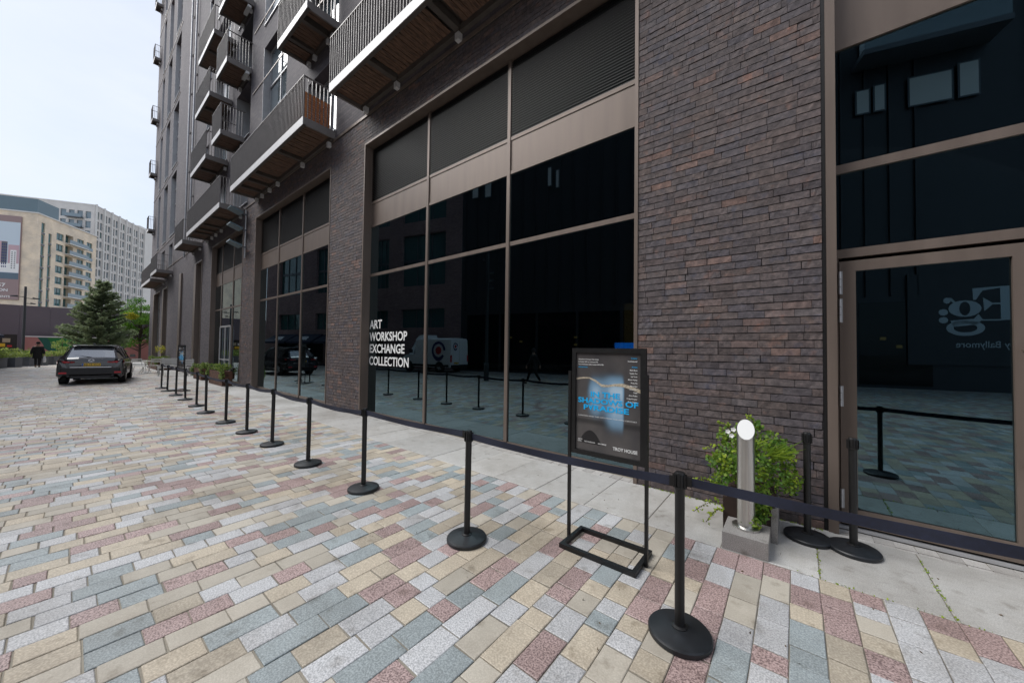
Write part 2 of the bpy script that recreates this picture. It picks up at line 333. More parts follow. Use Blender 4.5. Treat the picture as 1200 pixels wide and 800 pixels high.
def tag(o, label, cat, group=None):
    o['label'] = label; o['category'] = cat
    if group: o['group'] = group
    return o
def kids(o): return [c for c in bpy.data.objects if c.parent == o]
def copy_tree(o, parent=None, loc=None, rz=None, label=None, group=None):
    c = o.copy(); COL.objects.link(c); c.parent = parent
    if loc is not None: c.location = loc
    if rz is not None: c.rotation_euler = (0, 0, rz)
    if label: c['label'] = label
    if group: c['group'] = group
    for k in kids(o):
        if k is not c: copy_tree(k, c)
    return c
def text(s, size, name, mat, parent, loc, rot=(R(90), 0, 0), sx=1., bold=0., depth=.0015, align='LEFT', local=False, flip=False):
    cu = bpy.data.curves.new(name, 'FONT'); cu.body = s; cu.size = size; cu.extrude = depth; cu.offset = bold*size; cu.align_x = align; cu.resolution_u = 3
    o = bpy.data.objects.new(name, cu); COL.objects.link(o)
    me = bpy.data.meshes.new_from_object(o.evaluated_get(bpy.context.evaluated_depsgraph_get()))
    bpy.data.objects.remove(o); bpy.data.curves.remove(cu)
    me.materials.clear(); me.materials.append(MAT[mat]); me.name = name
    off = Vector((0, 0, 0)) if (local or not parent) else wloc(parent)
    mat4 = Matrix.Translation(Vector(loc)-off) @ (Matrix.Rotation(rot[2], 4, 'Z') @ Matrix.Rotation(rot[0], 4, 'X')) @ Matrix.Diagonal((sx, -1 if flip else 1, 1, 1))
    me.transform(mat4); return link(name, me, parent)

# ------------------------------------------------------------------ ground, street paving, pavement
F = 4.475          # facade face
G = 4.655          # window frame face
GL = 4.672         # glass
mb = MB(); mb.face([(-900, -900, -.05), (900, -900, -.05), (900, 900, -.05), (-900, 900, -.05)]); part(mb, 'ground', 'sand', kind='structure')
SX0, SX1, SY0, SY1, CW = -36.0, 3.4, -7.2, 3.49, .1635
mb = MB(); mb.box(SX0, SX1, SY0, SY1, -.06, -.008)
street = part(mb, 'street', 'sand', kind='structure')
mb = MB()
for x0, x1, y0, y1 in [(-90, SX0, -40, 3.49), (SX0, SX1, -40, SY0), (SX1, 40, -40, 3.49)]: mb.box(x0, x1, y0, y1, -.06, 0)
part(mb, 'distant_street_paving', 'streetfar', kind='structure')
SM = ['s_buff', 's_cream', 's_grey', 's_pink', 's_blue']; SW = [.24, .18, .25, .17, .16]
def in_view(x, y, z=0., pad=.02):
    d = Vector((x, y, z-1.65)); q = d.dot(fw)
    if q < .2: return False
    u, v = d.dot(r2)/q*414.611/600, d.dot(u2)/q*414.611/400
    return abs(u) < 1+pad and abs(v) < 1+pad
def sett_geo(mb, x0, x1, y0, y1, mi, t, r):
    j = lambda: r.uniform(-.0025, .0025)
    e = .004; zt = r.uniform(-.003, .001)
    o = [(x0+j(), y0+j()), (x1+j(), y0+j()), (x1+j(), y1+j()), (x0+j(), y1+j())]
    cx, cy_ = (x0+x1)/2, (y0+y1)/2
    ins = [(a+(e if a < cx else -e), b+(e if b < cy_ else -e)) for a, b in o]
    tl = [r.uniform(-.0015, .0015) for _ in range(4)]
    mb.raw([(a, b, -.03) for a, b in o]+[(a, b, zt-.003+q) for (a, b), q in zip(o, tl)]+[(a, b, zt+q) for (a, b), q in zip(ins, tl)],
           [(0, 1, 5, 4), (1, 2, 6, 5), (2, 3, 7, 6), (3, 0, 4, 7), (4, 5, 9, 8), (5, 6, 10, 9), (6, 7, 11, 10), (7, 4, 8, 11), (8, 9, 10, 11)], mi, t)
setts = []
r_ = random.Random(11)
x = SX0
k = 0
while x < SX1-.05:
    # phase chosen so that courses fall on the joints seen in the photograph
    y = SY1
    first = True
    while y > SY0+.05:
        ln = r_.choice([.15, .18, .2, .22, .25, .25, .28, .3, .34])
        if first: ln = r_.uniform(.14, .3); first = False
        ln = round(ln, 2)
        mi = r_.choices(range(5), SW)[0]
        g_ = r_.choice([.003, .004, .006, .008]); setts.append((x+.0025, x+CW-.0025, y-ln+g_, y-.003, mi)); y -= ln
    x += CW
vis = sorted([s for s in setts if in_view((s[0]+s[1])/2, (s[2]+s[3])/2)], key=lambda s: (s[0]+s[1])**2+(s[2]+s[3])**2)[:300]
vs = set(vis); cache = {}
for s in vis:
    key = (round(s[3]-s[2], 3), s[4], r_.randrange(3))
    if key not in cache:
        mb = MB(); sett_geo(mb, 0, s[1]-s[0], 0, s[3]-s[2], 0, 0., r_); cache[key] = mb.mesh('sett', [SM[s[4]]])
    link('sett', cache[key], street, (s[0], s[2], 0))
mb = MB()
for s in setts:
    if s not in vs: sett_geo(mb, s[0], s[1], s[2], s[3], s[4], r_.random()+.001, r_)
part(mb, 'sett_paving', SM, street, kind='stuff')
# pavement of pale slabs and a narrow edging row against the facade
mb = MB(); mb.box(-60, 40, 3.492, 4.9, -.06, -.006); pave = part(mb, 'pavement', 'sand', kind='structure')
def slab_mesh(wx, wy, mat, r, nm):
    mb = MB(); sett_geo(mb, 0, wx, 0, wy, 0, 0., r); return mb.mesh(nm, [mat])
sv = [slab_mesh(.634, .955, 'slab', r_, 'paving_slab') for _ in range(5)]
x = .783-.64*58
while x < 6.5:
    link('paving_slab', r_.choice(sv), pave, (x+.003, 3.498, 0)); x += .64
ev = [slab_mesh(.125, .16, 'edge', r_, 'edging_block') for _ in range(4)]
x = -9.0
while x < 3.2:
    link('edging_block', r_.choice(ev), pave, (x+.002, 4.459, 0)); x += .129
mb = MB(); x = -36.
while x < -9.05: sett_geo(mb, x+.002, x+.127, 4.459, 4.62, 0, r_.random(), r_); x += .129
part(mb, 'edging_row', 'edge', pave, kind='stuff')
mb = MB(); mb.box(-60, .783-.64*58, 3.498, 4.62, -.03, 0); part(mb, 'distant_pavement', 'slab', pave)
# moss and grass in the joints by the wall foot, fallen scraps on the setts
mb = MB()
for _ in range(420):
    if rnd.random() < .6: px, py = rnd.uniform(-1.5, .2), 4.475-abs(rnd.gauss(0, .02))
    else: px, py = rnd.choice([(.783+rnd.gauss(0, .006), rnd.uniform(3.5, 4.4)), (rnd.uniform(.0, 1.6), 3.492+rnd.gauss(0, .006)), (.143+rnd.gauss(0, .006), rnd.uniform(3.5, 4.3))])
    mb.leaves((px, py, .004), 1, (.003, .003, .004), .016, t=(.3, 1))
part(mb, 'joint_moss', 'ivy', kind='stuff')

# ------------------------------------------------------------------ the dark brick building
bld = thing('apartment_building', 'long dark brick apartment block with bronze shopfronts and stacked steel balconies', 'building', (-20, F, 0))
def wall_grid(mb, x0, x1, z0, z1, y, holes, depth=.22, mi=0, reveal_mi=1):
    xs = sorted({x0, x1, *[h[0] for h in holes], *[h[1] for h in holes]}); zs = sorted({z0, z1, *[h[2] for h in holes], *[h[3] for h in holes]})
    for a, b in zip(xs, xs[1:]):
        run = None
        for c, d in zip(zs, zs[1:]):
            mx_, mz = (a+b)/2, (c+d)/2
            if any(h[0] < mx_ < h[1] and h[2] < mz < h[3] for h in holes): continue
            mb.face([(a, y, c), (b, y, c), (b, y, d), (a, y, d)], mi)
    for h in holes:
        a, b, c, d = h[:4]; dp = h[4] if len(h) > 4 else depth
        mb.face([(a, y, c), (a, y, d), (a, y+dp, d), (a, y+dp, c)], reveal_mi); mb.face([(b, y, c), (b, y+dp, c), (b, y+dp, d), (b, y, d)], reveal_mi)
        mb.face([(a, y, d), (b, y, d), (b, y+dp, d), (a, y+dp, d)], reveal_mi)
        if c > .01: mb.face([(a, y, c), (a, y+dp, c), (b, y+dp, c), (b, y, c)], reveal_mi)
SOF = 6.73
W1 = (-8.34, -1.545); W3 = (-16.53, -10.14); W4 = (-23.35, -18.12); N1 = (-27.3, -25.35); N2 = (-38.4, -36.2); N3 = (-43.2, -39.6); DR = (.215, 3.2); W6 = (4.9, 11.5)
XA, XB, STR = -45.2, 14., 7.42
ground_holes = [(*W1, 0, SOF), (*W3, 0, SOF), (*W4, 0, SOF), (*N1, 0, 6.4), (*N2, 0, 6.0), (*N3, 0, 6.0), (*DR, 0, SOF), (*W6, 0, SOF)]
mb = MB()
# lower wall: mortar backing between X=-18.12 and 5 (bricks are laid on it), textured brick further on
def lower(x0, x1, y, mi):
    hs = [h for h in ground_holes if h[0] >= x0-.01 and h[1] <= x1+.01]
    wall_grid(mb, x0, x1, -.05, STR, y, hs, F+.30-y, mi, mi)
lower(XA, -18.12, F, 1); lower(-18.12, 4.9, F+.012, 0); lower(4.9, XB, F, 1)
lw = part(mb, 'ground_floor_wall', ['mortar', 'wall'], bld)
# bricks
def courses(x0, x1, odd, r):
    x = x0; o = []; first = r.uniform(.06, .23) if odd is not None else .235
    while x < x1-.02:
        ln = first; first = r.choice([.23, .235, .24, .235, .225, .12 if r.random() < .3 else .235])
        e = min(x+ln, x1)
        if x1-e < .05: e = x1
        o.append((x, e)); x = e
    return o
def brick_geo(mb, x0, x1, y, z0, z1, t, r):
    """rough hand-made face: edges wander, the face tilts a little"""
    n = 4; d = r.uniform(-.003, .002); tz = r.uniform(-.0025, .002); tx = r.uniform(-.002, .002); bow = r.uniform(-.0012, .0016)
    top, bot, tb, bb_ = [], [], [], []
    for i in range(n+1):
        q = i/n; x = x0+(x1-x0)*q+(r.uniform(-.006, .006) if 0 < i < n else 0); w_ = bow*math.sin(3.14*q)
        za = z1+r.uniform(-.0022, .0012)-w_; zb_ = z0+r.uniform(-.0012, .0024)-w_; yy = y+d+tx*(q-.5)*2
        top.append((x, yy-tz+r.uniform(-.0025, .0025), za)); bot.append((x, yy+tz+r.uniform(-.0025, .0025), zb_)); tb.append((x, y+.02, za+.001)); bb_.append((x, y+.02, zb_-.001))
    m = n+1; fs = []
    for i in range(n): fs += [(i, i+1, m+i+1, m+i), (m+i, m+i+1, 3*m+i+1, 3*m+i), (2*m+i, 2*m+i+1, i+1, i)]
    fs += [(0, m, 3*m, 2*m), (n, 2*m+n, 3*m+n, m+n)]
    mb.raw(top+bot+tb+bb_, [f[::-1] for f in fs], 0, t)
rb = random.Random(5); CH = .0775
bricks = []
zones = [(-1.543, .213, .0, STR), (-10.138, -8.342, .0, STR), (-18.118, -16.532, .0, STR), (3.2, 4.88, .0, STR), (-16.53, -10.14, SOF+.01, STR), (-8.34, -1.545, SOF+.01, STR), (.215, 3.2, SOF+.01, STR)]
for x0, x1, z0, z1 in zones:
    c0 = int(round(z0/CH)); n = int((z1-z0)/CH)
    for c in range(c0, c0+n):
        za = z0+(c-c0)*CH
        for a, b in courses(x0, x1, c % 2, rb): bricks.append((a+.0015, b-.002, za+.0045, za+CH-.0035))
near = sorted([b for b in bricks if in_view((b[0]+b[1])/2, F, (b[2]+b[3])/2)], key=lambda b: ((b[0]+b[1])/2)**2+((b[2]+b[3])/2-1.65)**2)[:300]
ns = set(near); cache = {}
for b in near:
    key = (round(b[1]-b[0], 2), rb.randrange(24))
    if key not in cache:
        m_ = MB(); brick_geo(m_, 0, b[1]-b[0], 0, 0, b[3]-b[2], 0., rb); cache[key] = m_.mesh('brick', ['brick'])
    link('brick', cache[key], lw, Vector((b[0], F, b[2]))-wloc(lw))
m_ = MB()
for b in bricks:
    if b not in ns: brick_geo(m_, b[0], b[1], F, b[2], b[3], rb.random()*.999+.0005, rb)
part(m_, 'brickwork', 'brick', lw, kind='stuff')
# ---- upper wall with its openings
HT = 37.
floors = [7.45, 10.35, 13.1, 15.85, 18.6, 21.35, 24.1, 26.85, 29.6, 32.35]
holes = []; wins = []
def win(x0, x1, z0, z1, d=.24, mull=1, tr=(), frame='alu', glass='skyglass', kind='window', proud=0):
    holes.append((x0, x1, z0, z1, d)); wins.append((x0, x1, z0, z1, d, mull, tr, frame, glass))
# bay A over the third shopfront: doors on the balconies, tall windows at the far side
for i, z in enumerate(floors[:4]): win(-11.9, -9.95, z+.25, z+2.4, .35, 2)
for z in (8.0, 14.2): win(-16.15, -13.75, z, z+5.3, .26, 2, (1.25, 2.55, 3.85))
# bay above the first shopfront, mostly hidden by its long balcony
for z in floors[:2]: win(-7.9, -5.2, z+.25, z+2.4, .3, 3); win(-4.4, -2., z+.25, z+2.4, .3, 3)
# recessed bay with short balconies and the windows beyond it
for z in floors[:8]: win(-19.75, -17.72, z+.2, z+2.55, .7, 2)
for z in floors[:8]: win(-23.6, -21.1, z+.2, z+2.4, .3, 2)
for z in floors[:8]: win(-25.5, -24.75, z+.4, z+2.3, .2, 1)
for k in range(6):
    z = 9.68+5.08*k
    for a, b in ((-36.3, -34.3), (-39.5, -37.9), (-42.4, -41.4)):
        win(a, b, z, z+4.5, .26, 1, (1.3, 2.5, 3.6))
for a, b in ((-36.3, -34.9), (-39.6, -38.2)): win(a, b, 6.7+.75, 9.05, .26, 1)
mb = MB(); wall_grid(mb, XA, XB, STR, HT, F+.004, holes, .25, 0, 0)
mb.box(XA, XB, F+.02, F+16, HT-.6, HT); mb.face([(XA, F, -.05), (XA, F, HT), (XA, F+16, HT), (XA, F+16, -.05)]); mb.face([(XB, F, -.05), (XB, F+16, -.05), (XB, F+16, HT), (XB, F, HT)])
mb.face([(XA, F+16, -.05), (XA, F+16, HT), (XB, F+16, HT), (XB, F+16, -.05)])
uw = part(mb, 'upper_wall', 'wall', bld)
mb = MB(); mb.box(XA-.02, XB, F-.022, F-.001, STR-.035, STR+.035)
for z in (12.0, 14.55): mb.box(-17.4, -9.4, F-.02, F-.001, z, z+.05)
for k in range(6): mb.box(XA, -33.9, F-.018, F-.001, 9.42+5.08*k, 9.50+5.08*k)
part(mb, 'string_course', 'bronze', uw)
# rib and downpipes between the recessed bay and the far windows
mb = MB(); mb.box(-31.35, -30.75, F-.09, F+.01, 0, 6.3); part(mb, 'wall_rib', 'bronze', uw)
for xx, z0 in ((-28.5, 7.8), (-29.9, 7.2)):
    mb = MB(); mb.tube([(xx, F-.10, z0), (xx, F-.10, HT)], .05, 8); part(mb, 'downpipe', 'alu', uw, smooth=True)
    mb = MB()
    for k in range(12): mb.box(xx-.10, xx+.10, F-.04, F-.001, z0+.4+2.5*k, z0+.46+2.5*k)
    part(mb, 'pipe_brackets', 'rail', uw, kind='stuff')
# window frames and panes
for x0, x1, z0, z1, d, mull, tr, fm, gm in wins:
    y = F+d; mb = MB(); fw_ = .06
    mb.box(x0, x0+fw_, y-.06, y, z0, z1); mb.box(x1-fw_, x1, y-.06, y, z0, z1); mb.box(x0+fw_, x1-fw_, y-.06, y, z0, z0+fw_); mb.box(x0+fw_, x1-fw_, y-.06, y, z1-fw_, z1)
    xs = [x0+fw_+(x1-x0-2*fw_)*i/(mull) for i in range(mull+1)]
    for q in xs[1:-1]: mb.box(q-.025, q+.025, y-.058, y, z0+fw_, z1-fw_)
    for q in tr: mb.box(x0+fw_, x1-fw_, y-.056, y, z0+q-.03, z0+q+.03)
    # metal lining on the far reveal and sill
    mb.box(x0+.001, x0+.02, F-.012, y-.062, z0+.012, z1); mb.box(x0, x1, F-.04, y-.062, z0-.03, z0+.011)
    wo = part(mb, 'window', [fm], uw)
    far = x1 < -30
    for a, b in zip(xs, xs[1:]):
        m_ = MB(); m_.box(a, b, y-.02, y-.008, z0+fw_, z1-fw_); part(m_, 'pane', gm, bld if False else uw)
    # blinds and curtains behind, seen as pale bands in some windows
    if rnd.random() < .55 and not far:
        m_ = MB(); q = rnd.uniform(.25, .5)*(x1-x0); m_.box(x0+fw_, x0+q, y-.034, y-.024, z0+fw_, z1-fw_); part(m_, 'curtain', 'curtain', uw)

# ---- shopfronts
def shopfront(span, mulls, door=False, top=SOF, glassname='glass'):
    x0, x1 = span; mb = MB()
    mb.box(x0, x0+.045, F-.012, G+.05, 0, top); mb.box(x1-.045, x1, F-.012, G+.05, 0, top)       # jambs
    mb.box(x0+.045, x1-.045, F-.012, G+.05, top-.05, top)                                            # head
    xs = [x0+.045]+list(mulls)+[x1-.045]
    sf = part(mb, 'shopfront', 'bronze', bld)
    for q in mulls:
        m_ = MB(); m_.box(q-.033, q+.033, G-.012, G+.06, .10, top-.05); part(m_, 'mullion', 'bronze', sf)
    for z, h in ((.03, .075), (3.425, .07), (4.665, .06), (5.25, .06)):
        m_ = MB()
        for a, b in zip(xs, xs[1:]): m_.box(a+(.033 if a != xs[0] else 0), b-(.033 if b != xs[-1] else 0), G, G+.05, z, z+h)
        part(m_, 'transom', 'bronze', sf)
    for a, b in zip(xs, xs[1:]):
        a2 = a+(.034 if a != xs[0] else .001); b2 = b-(.034 if b != xs[-1] else .001)
        for z0, z1 in ((.105, 3.425), (3.495, 4.665)):
            m_ = MB(); m_.box(a2, b2, GL, GL+.012, z0, z1); part(m_, 'pane', glassname, sf)
        m_ = MB(); m_.box(a2, b2, G+.012, G+.04, 4.725, 5.25); part(m_, 'spandrel_panel', 'bronze', sf)
        m_ = MB(); z = 5.315
        while z < top-.09:
            m_.raw([(a2, G+.004, z), (b2, G+.004, z), (b2, G+.004, z+.012), (a2, G+.004, z+.012), (a2, G+.045, z+.042), (b2, G+.045, z+.042), (b2, G+.045, z+.054), (a2, G+.045, z+.054)],
                   [(0, 1, 2, 3), (3, 2, 6, 7), (1, 0, 4, 5)]); z += .043
        m_.box(a2, b2, G+.047, G+.06, 5.311, top-.05)
        part(m_, 'louvre_slats', 'louvre', sf, kind='stuff')
    return sf
sf1 = shopfront(W1, (-6.04, -3.835)); sf3 = shopfront(W3, (-14.55, -12.46)); sf4 = shopfront(W4, (-22.1, -20.15)); shopfront(W6, (7.1, 9.3))
# entrance frame inside the fourth shopfront
mb = MB(); y0, y1 = G-.05, G-.014
for q in (-22.0, -21.1, -20.25): mb.box(q-.04, q+.04, y0, y1, .02, 2.55)
mb.box(-22.0, -20.25, y0+.003, y1-.003, 2.55, 2.63); mb.box(-22.0, -20.25, y0+.003, y1-.003, 1.0, 1.05)
part(mb, 'entrance_frame', 'alu', sf4)
# narrow openings with bronze linings
for (x0, x1), tp in ((N1, 6.4), (N2, 6.0), (N3, 6.0)):
    mb = MB(); mb.box(x0, x0+.5, F-.03, F+.28, 0, tp); mb.box(x1-.06, x1, F-.03, F+.28, 0, tp); mb.box(x0+.5, x1-.06, F-.03, F+.28, tp-.06, tp)
    nf = part(mb, 'recess_lining', 'bronze', bld)
    for z0, z1 in ((.03, 3.4), (3.46, 4.7)):
        m_ = MB(); m_.box(x0+.5, x1-.06, F+.24, F+.25, z0, z1); part(m_, 'pane', 'skyglass', nf)
    m_ = MB(); m_.box(x0+.5, x1-.06, F+.22, F+.25, 4.74, tp-.06); part(m_, 'louvre_panel', 'louvre', nf)
# door bay on the right
x0, x1 = DR
mb = MB(); mb.box(x0+.028, x0+.10, F-.012, G+.05, 0, SOF); mb.box(x1-.06, x1, F-.012, G+.05, 0, SOF); mb.box(x0+.10, x1-.06, F-.012, G+.05, SOF-.05, SOF)
dsf = part(mb, 'entrance_surround', 'bronze', bld)
mb = MB(); mb.box(x0-.001, x0+.027, F+.004, F+.1, 0, SOF); part(mb, 'shadow_gap', 'louvre', dsf)
for z, h in ((2.58, .085), (3.41, .085), (4.64, .05)):
    m_ = MB(); m_.box(x0+.10, x1-.06, G-.006, G+.05, z, z+h); part(m_, 'transom', 'bronze', dsf)
for z0, z1 in ((2.665, 3.41), (3.495, 4.64)):
    m_ = MB(); m_.box(x0+.101, x1-.061, GL, GL+.012, z0, z1); part(m_, 'pane', 'doorglass', dsf)
m_ = MB(); m_.box(x0+.101, x1-.061, G+.006, G+.04, 4.69, SOF-.05); part(m_, 'spandrel_panel', 'bronze', dsf)
mb = MB(); a, b = .345, 1.47
mb.box(.318, a-.004, G, G+.05, .03, 2.579); mb.box(b+.004, 1.55, G, G+.05, .03, 2.579)
mb.box(a, a+.115, G-.012, G+.04, .05, 2.545); mb.box(b-.115, b, G-.012, G+.04, .05, 2.545)
mb.box(a+.115, b-.115, G-.012, G+.04, 2.445, 2.545); mb.box(a+.115, b-.115, G-.012, G+.04, .05, .195)
door = part(mb, 'door', 'bronze', bld)
m_ = MB(); m_.box(a+.116, b-.116, GL, GL+.012, .196, 2.444); part(m_, 'pane', 'doorglass', door)
for z0, z1 in ((2.227, 2.451), (1.955, 2.186), (1.152, 1.348), (.194, .372)):
    m_ = MB(); zz = [z0, z0+(z1-z0)*.33, z0+(z1-z0)*.66, z1]
    for c, d in zip(zz, zz[1:]): m_.tube([(.348, G-.022, c+.003), (.348, G-.022, d-.003)], .011, 8)
    m_.box(.352, .368, G-.016, G-.0125, z0, z1); part(m_, 'hinge', 'alu', door, smooth=True)
m_ = MB(); m_.tube([(1.40, G-.07, .75), (1.40, G-.07, 1.75)], .014, 10); m_.bar((1.40, G-.07, .8), (1.40, G-.013, .8), .016); m_.bar((1.40, G-.07, 1.7), (1.40, G-.013, 1.7), .016)
part(m_, 'handle', 'steel', door, smooth=True)
m_ = MB(); m_.box(1.551, x1-.061, GL, GL+.012, .1, 2.579); part(m_, 'pane', 'doorglass', dsf)
m_ = MB(); m_.box(1.551, x1-.061, G, G+.05, .03, .099); part(m_, 'transom', 'bronze', dsf)
m_ = MB(); m_.box(.318, x1-.061, G-.03, G+.02, .004, .03); part(m_, 'threshold', 'alu', dsf)
# lettering on the first shopfront pane
for s, zb, wd in (('ART', 2.135, .55), ('WORKSHOP', 1.835, 1.57), ('EXCHANGE', 1.545, 1.46), ('COLLECTION', 1.245, 1.63)):
    o = text(s, .29, 'lettering', 'white', sf1, (-8.262, GL-.002, zb), bold=.022, depth=.0008)
    xs_ = [v.co.x for v in o.data.vertices]; a0, w0 = min(xs_), max(xs_)-min(xs_)
    o.data.transform(Matrix.Translation((a0, 0, 0)) @ Matrix.Diagonal((wd/w0, 1, 1, 1)) @ Matrix.Translation((-a0, 0, 0)))
# dark rooms behind the glass
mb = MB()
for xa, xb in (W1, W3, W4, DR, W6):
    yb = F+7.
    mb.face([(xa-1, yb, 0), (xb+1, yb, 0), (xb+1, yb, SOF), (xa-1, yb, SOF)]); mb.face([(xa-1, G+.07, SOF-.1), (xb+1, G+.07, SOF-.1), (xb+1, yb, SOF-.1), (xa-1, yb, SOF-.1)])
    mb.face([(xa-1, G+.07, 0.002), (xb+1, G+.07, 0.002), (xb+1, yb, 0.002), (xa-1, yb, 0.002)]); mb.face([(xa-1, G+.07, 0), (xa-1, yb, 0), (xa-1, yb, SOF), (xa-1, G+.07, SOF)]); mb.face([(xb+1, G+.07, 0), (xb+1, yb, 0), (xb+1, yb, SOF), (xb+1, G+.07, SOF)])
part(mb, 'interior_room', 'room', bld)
MAT['bluescreen'] = emit_mat('blue_screen', (.01, .16, .75), .8); MAT['warm'] = emit_mat('warm_wall_light', (1., .62, .18), .018)
mb = MB(); mb.box(-2.27, -1.55, 5.5, 5.53, 1.69, 1.79); part(mb, 'blue_light_panel', 'bluescreen', bld)
mb = MB(); mb.box(-2.5, -2.2, 6.5, 6.53, 1.8, 2.55); part(mb, 'lit_partition', 'warm', bld)
mb = MB(); mb.box(-5.0, -4.86, 8.0, 8.03, 2.42, 2.46); part(mb, 'wall_lamp', 'warm', bld)

# ---- balconies
def balcony(x0, x1, zb, y0=3.635, yw=F-.002, beams=(), fine=False, rail=True, end_right=True, solid=False, boards=True):
    hF = .21; mb = MB()
    mb.box(x0, x1, y0, y0+.012, zb, zb+hF, 0)                                       # front fascia
    mb.box(x0, x1, y0+.012, y0+.09, zb, zb+.02, 1)
    mb.box(x0, x0+.05, y0+.012, yw, zb+.002, zb+hF, 2); mb.box(x1-.05, x1, y0+.012, yw, zb+.002, zb+hF, 2)
    mb.box(x0+.05, x1-.05, yw-.09, yw-.003, zb-.03, zb+.10, 1)                      # wall beam
    mb.box(x0+.05, x1-.05, y0+.012, yw-.003, zb+hF-.03, zb+hF-.002, 1)              # deck
    b = part(mb, 'balcony', ['fascia', 'under', 'rail'], bld)
    for q in beams:
        m_ = MB(); m_.box(q-.06, q+.06, y0+.09, yw-.09, zb+.004, zb+hF-.032); part(m_, 'beam', 'under', b)
    if boards:
        m_ = MB(); x = x0+.06; pitch = .115 if fine else .14
        while x < x1-.06-pitch:
            zz = zb+.085+rnd.uniform(-.006, .006)
            if not any(abs(x+pitch/2-q) < .14 for q in beams):
                if fine and x < x0+4.6:
                    o_ = MB(); o_.box(x+.005, x+pitch-.006, y0+.092, yw-.092, zz, zz+.022); part(o_, 'soffit_board', 'wood', b)
                else: m_.box(x+.006, x+pitch-.006, y0+.092, yw-.092, zz, zz+.022)
            x += pitch
        if m_.f: part(m_, 'soffit_boards', 'wood', b, kind='stuff')
    for q in list(beams)+[x0+.25, x1-.25]:
        m_ = MB(); m_.box(q-.05, q+.05, yw-.11, yw-.01, zb-.17, zb-.032); part(m_, 'bracket', 'fascia', b)
    if rail:
        zt = zb+hF; h = 1.1; m_ = MB()
        m_.box(x0, x1, y0-.004, y0+.046, zt+h-.02, zt+h); m_.box(x0, x0+.05, y0+.046, yw, zt+h-.021, zt+h-.001); m_.box(x1-.05, x1, y0+.046, yw, zt+h-.021, zt+h-.001)
        part(m_, 'top_rail', 'rail', b)
        bars = []; n = int((x1-x0)/.1)
        for i in range(n+1): bars.append((x0+.01+(x1-x0-.02)*i/n, y0+.02, 0))
        for i in range(1, 8): bars += [(x1-.02, y0+.02+.1*i, 1), (x0+.02, y0+.02+.1*i, 1)]
        if fine:
            cm = {}
            for X_, Y_, s_ in bars:
                if s_ not in cm:
                    o_ = MB(); o_.box(-.006 if not s_ else -.02, .006 if not s_ else .02, -.02 if not s_ else -.006, .02 if not s_ else .006, 0, h-.021); cm[s_] = o_.mesh('baluster', ['rail'])
                link('baluster', cm[s_], b, Vector((X_, Y_, zt))-wloc(b))
        else:
            m_ = MB()
            for X_, Y_, s_ in bars:
                if s_: m_.box(X_-.02, X_+.02, Y_-.006, Y_+.006, zt, zt+h-.021)
                else: m_.box(X_-.006, X_+.006, Y_-.02, Y_+.02, zt, zt+h-.021)
            part(m_, 'balusters', 'rail', b, kind='stuff')
    return b
bA = balcony(-16.57, -9.95, 7.44, beams=(-12.0, -14.1, -14.9, -15.7), fine=True)
bB = balcony(-8.47, -1.9, 7.60, beams=(-6.9, -4.9, -3.4), fine=True)
balcony(-11.98, -9.88, 10.50, beams=(-11.3, -10.4)); balcony(-11.98, -9.88, 13.25)
for x0, z in ((-19.2, 15.86), (-19.3, 13.05), (-19.75, 10.35)): balcony(x0, x0+1.62 if z > 11 else -18.33, z)
for x0, x1, z in ((-23.0, -20.0, 15.5), (-23.35, -20.5, 12.93), (-24.0, -20.85, 10.17)): balcony(x0, x1, z, beams=((x0+x1)/2,))
balcony(-24.45, -18.12, 7.25, beams=(-19.9, -21.4, -22.4, -23.2))
balcony(-27.8, -25.55, 7.13, boards=True)
balcony(-42.4, -37.4, 6.42); balcony(-37.2, -34.4, 6.72)
for z in (11.6, 16.55, 21.4, 26.9, 31.8): balcony(-44.9, -43.9, z, y0=4.05, boards=False)
# white strip lights under the upper short balconies
for x0, z in ((-19.1, 15.86), (-19.1, 13.05)):
    mb = MB(); mb.bar((x0+.9, F-.16, z-.09), (x0+1.5, F-.16, z-.09), .12, .1); part(mb, 'strip_light', 'opal', bld)
# floodlights on the second pier
for k, z in enumerate((5.75, 6.45, 7.1)):
    mb = MB(); mb.raw([(-17.95, F-.62, z+.10), (-17.45, F-.62, z+.10), (-17.45, F-.20, z-.05), (-17.95, F-.20, z-.05), (-17.95, F-.60, z+.15), (-17.45, F-.60, z+.15), (-17.45, F-.18, z+.02), (-17.95, F-.18, z+.02)], MB.BF)
    fl = part(mb, 'floodlight', 'bluecl', bld)
    m_ = MB(); m_.bar((-17.7, F-.21, z-.01), (-17.7, F-.002, z-.01), .06); part(m_, 'floodlight_arm', 'slate', fl)
mb = MB(); mb.tube([(-17.7, F-.04, 5.3), (-17.7, F-.04, 7.3)], .03, 8); part(mb, 'conduit', 'alu', bld)

# ------------------------------------------------------------------ things on the pavement
# orange woven screen standing on the long balcony
t = thing('wicker_screen', 'orange slatted wicker screen standing inside the end railing of the lowest long balcony', 'screen', (-10.05, 4.0, 7.65))
mb = MB()
for q in (3.72, 4.33): mb.box(-10.07, -10.03, q-.02, q+.02, 7.65, 8.38)
for z in (7.68, 8.37): mb.box(-10.066, -10.034, 3.741, 4.309, z-.012, z+.012)
part(mb, 'frame', 'wicker', t)
for i in range(10):
    mb = MB(); mb.box(-10.06, -10.04, 3.741, 4.309, 7.72+.064*i, 7.765+.064*i); part(mb, 'slat', 'wicker', t)
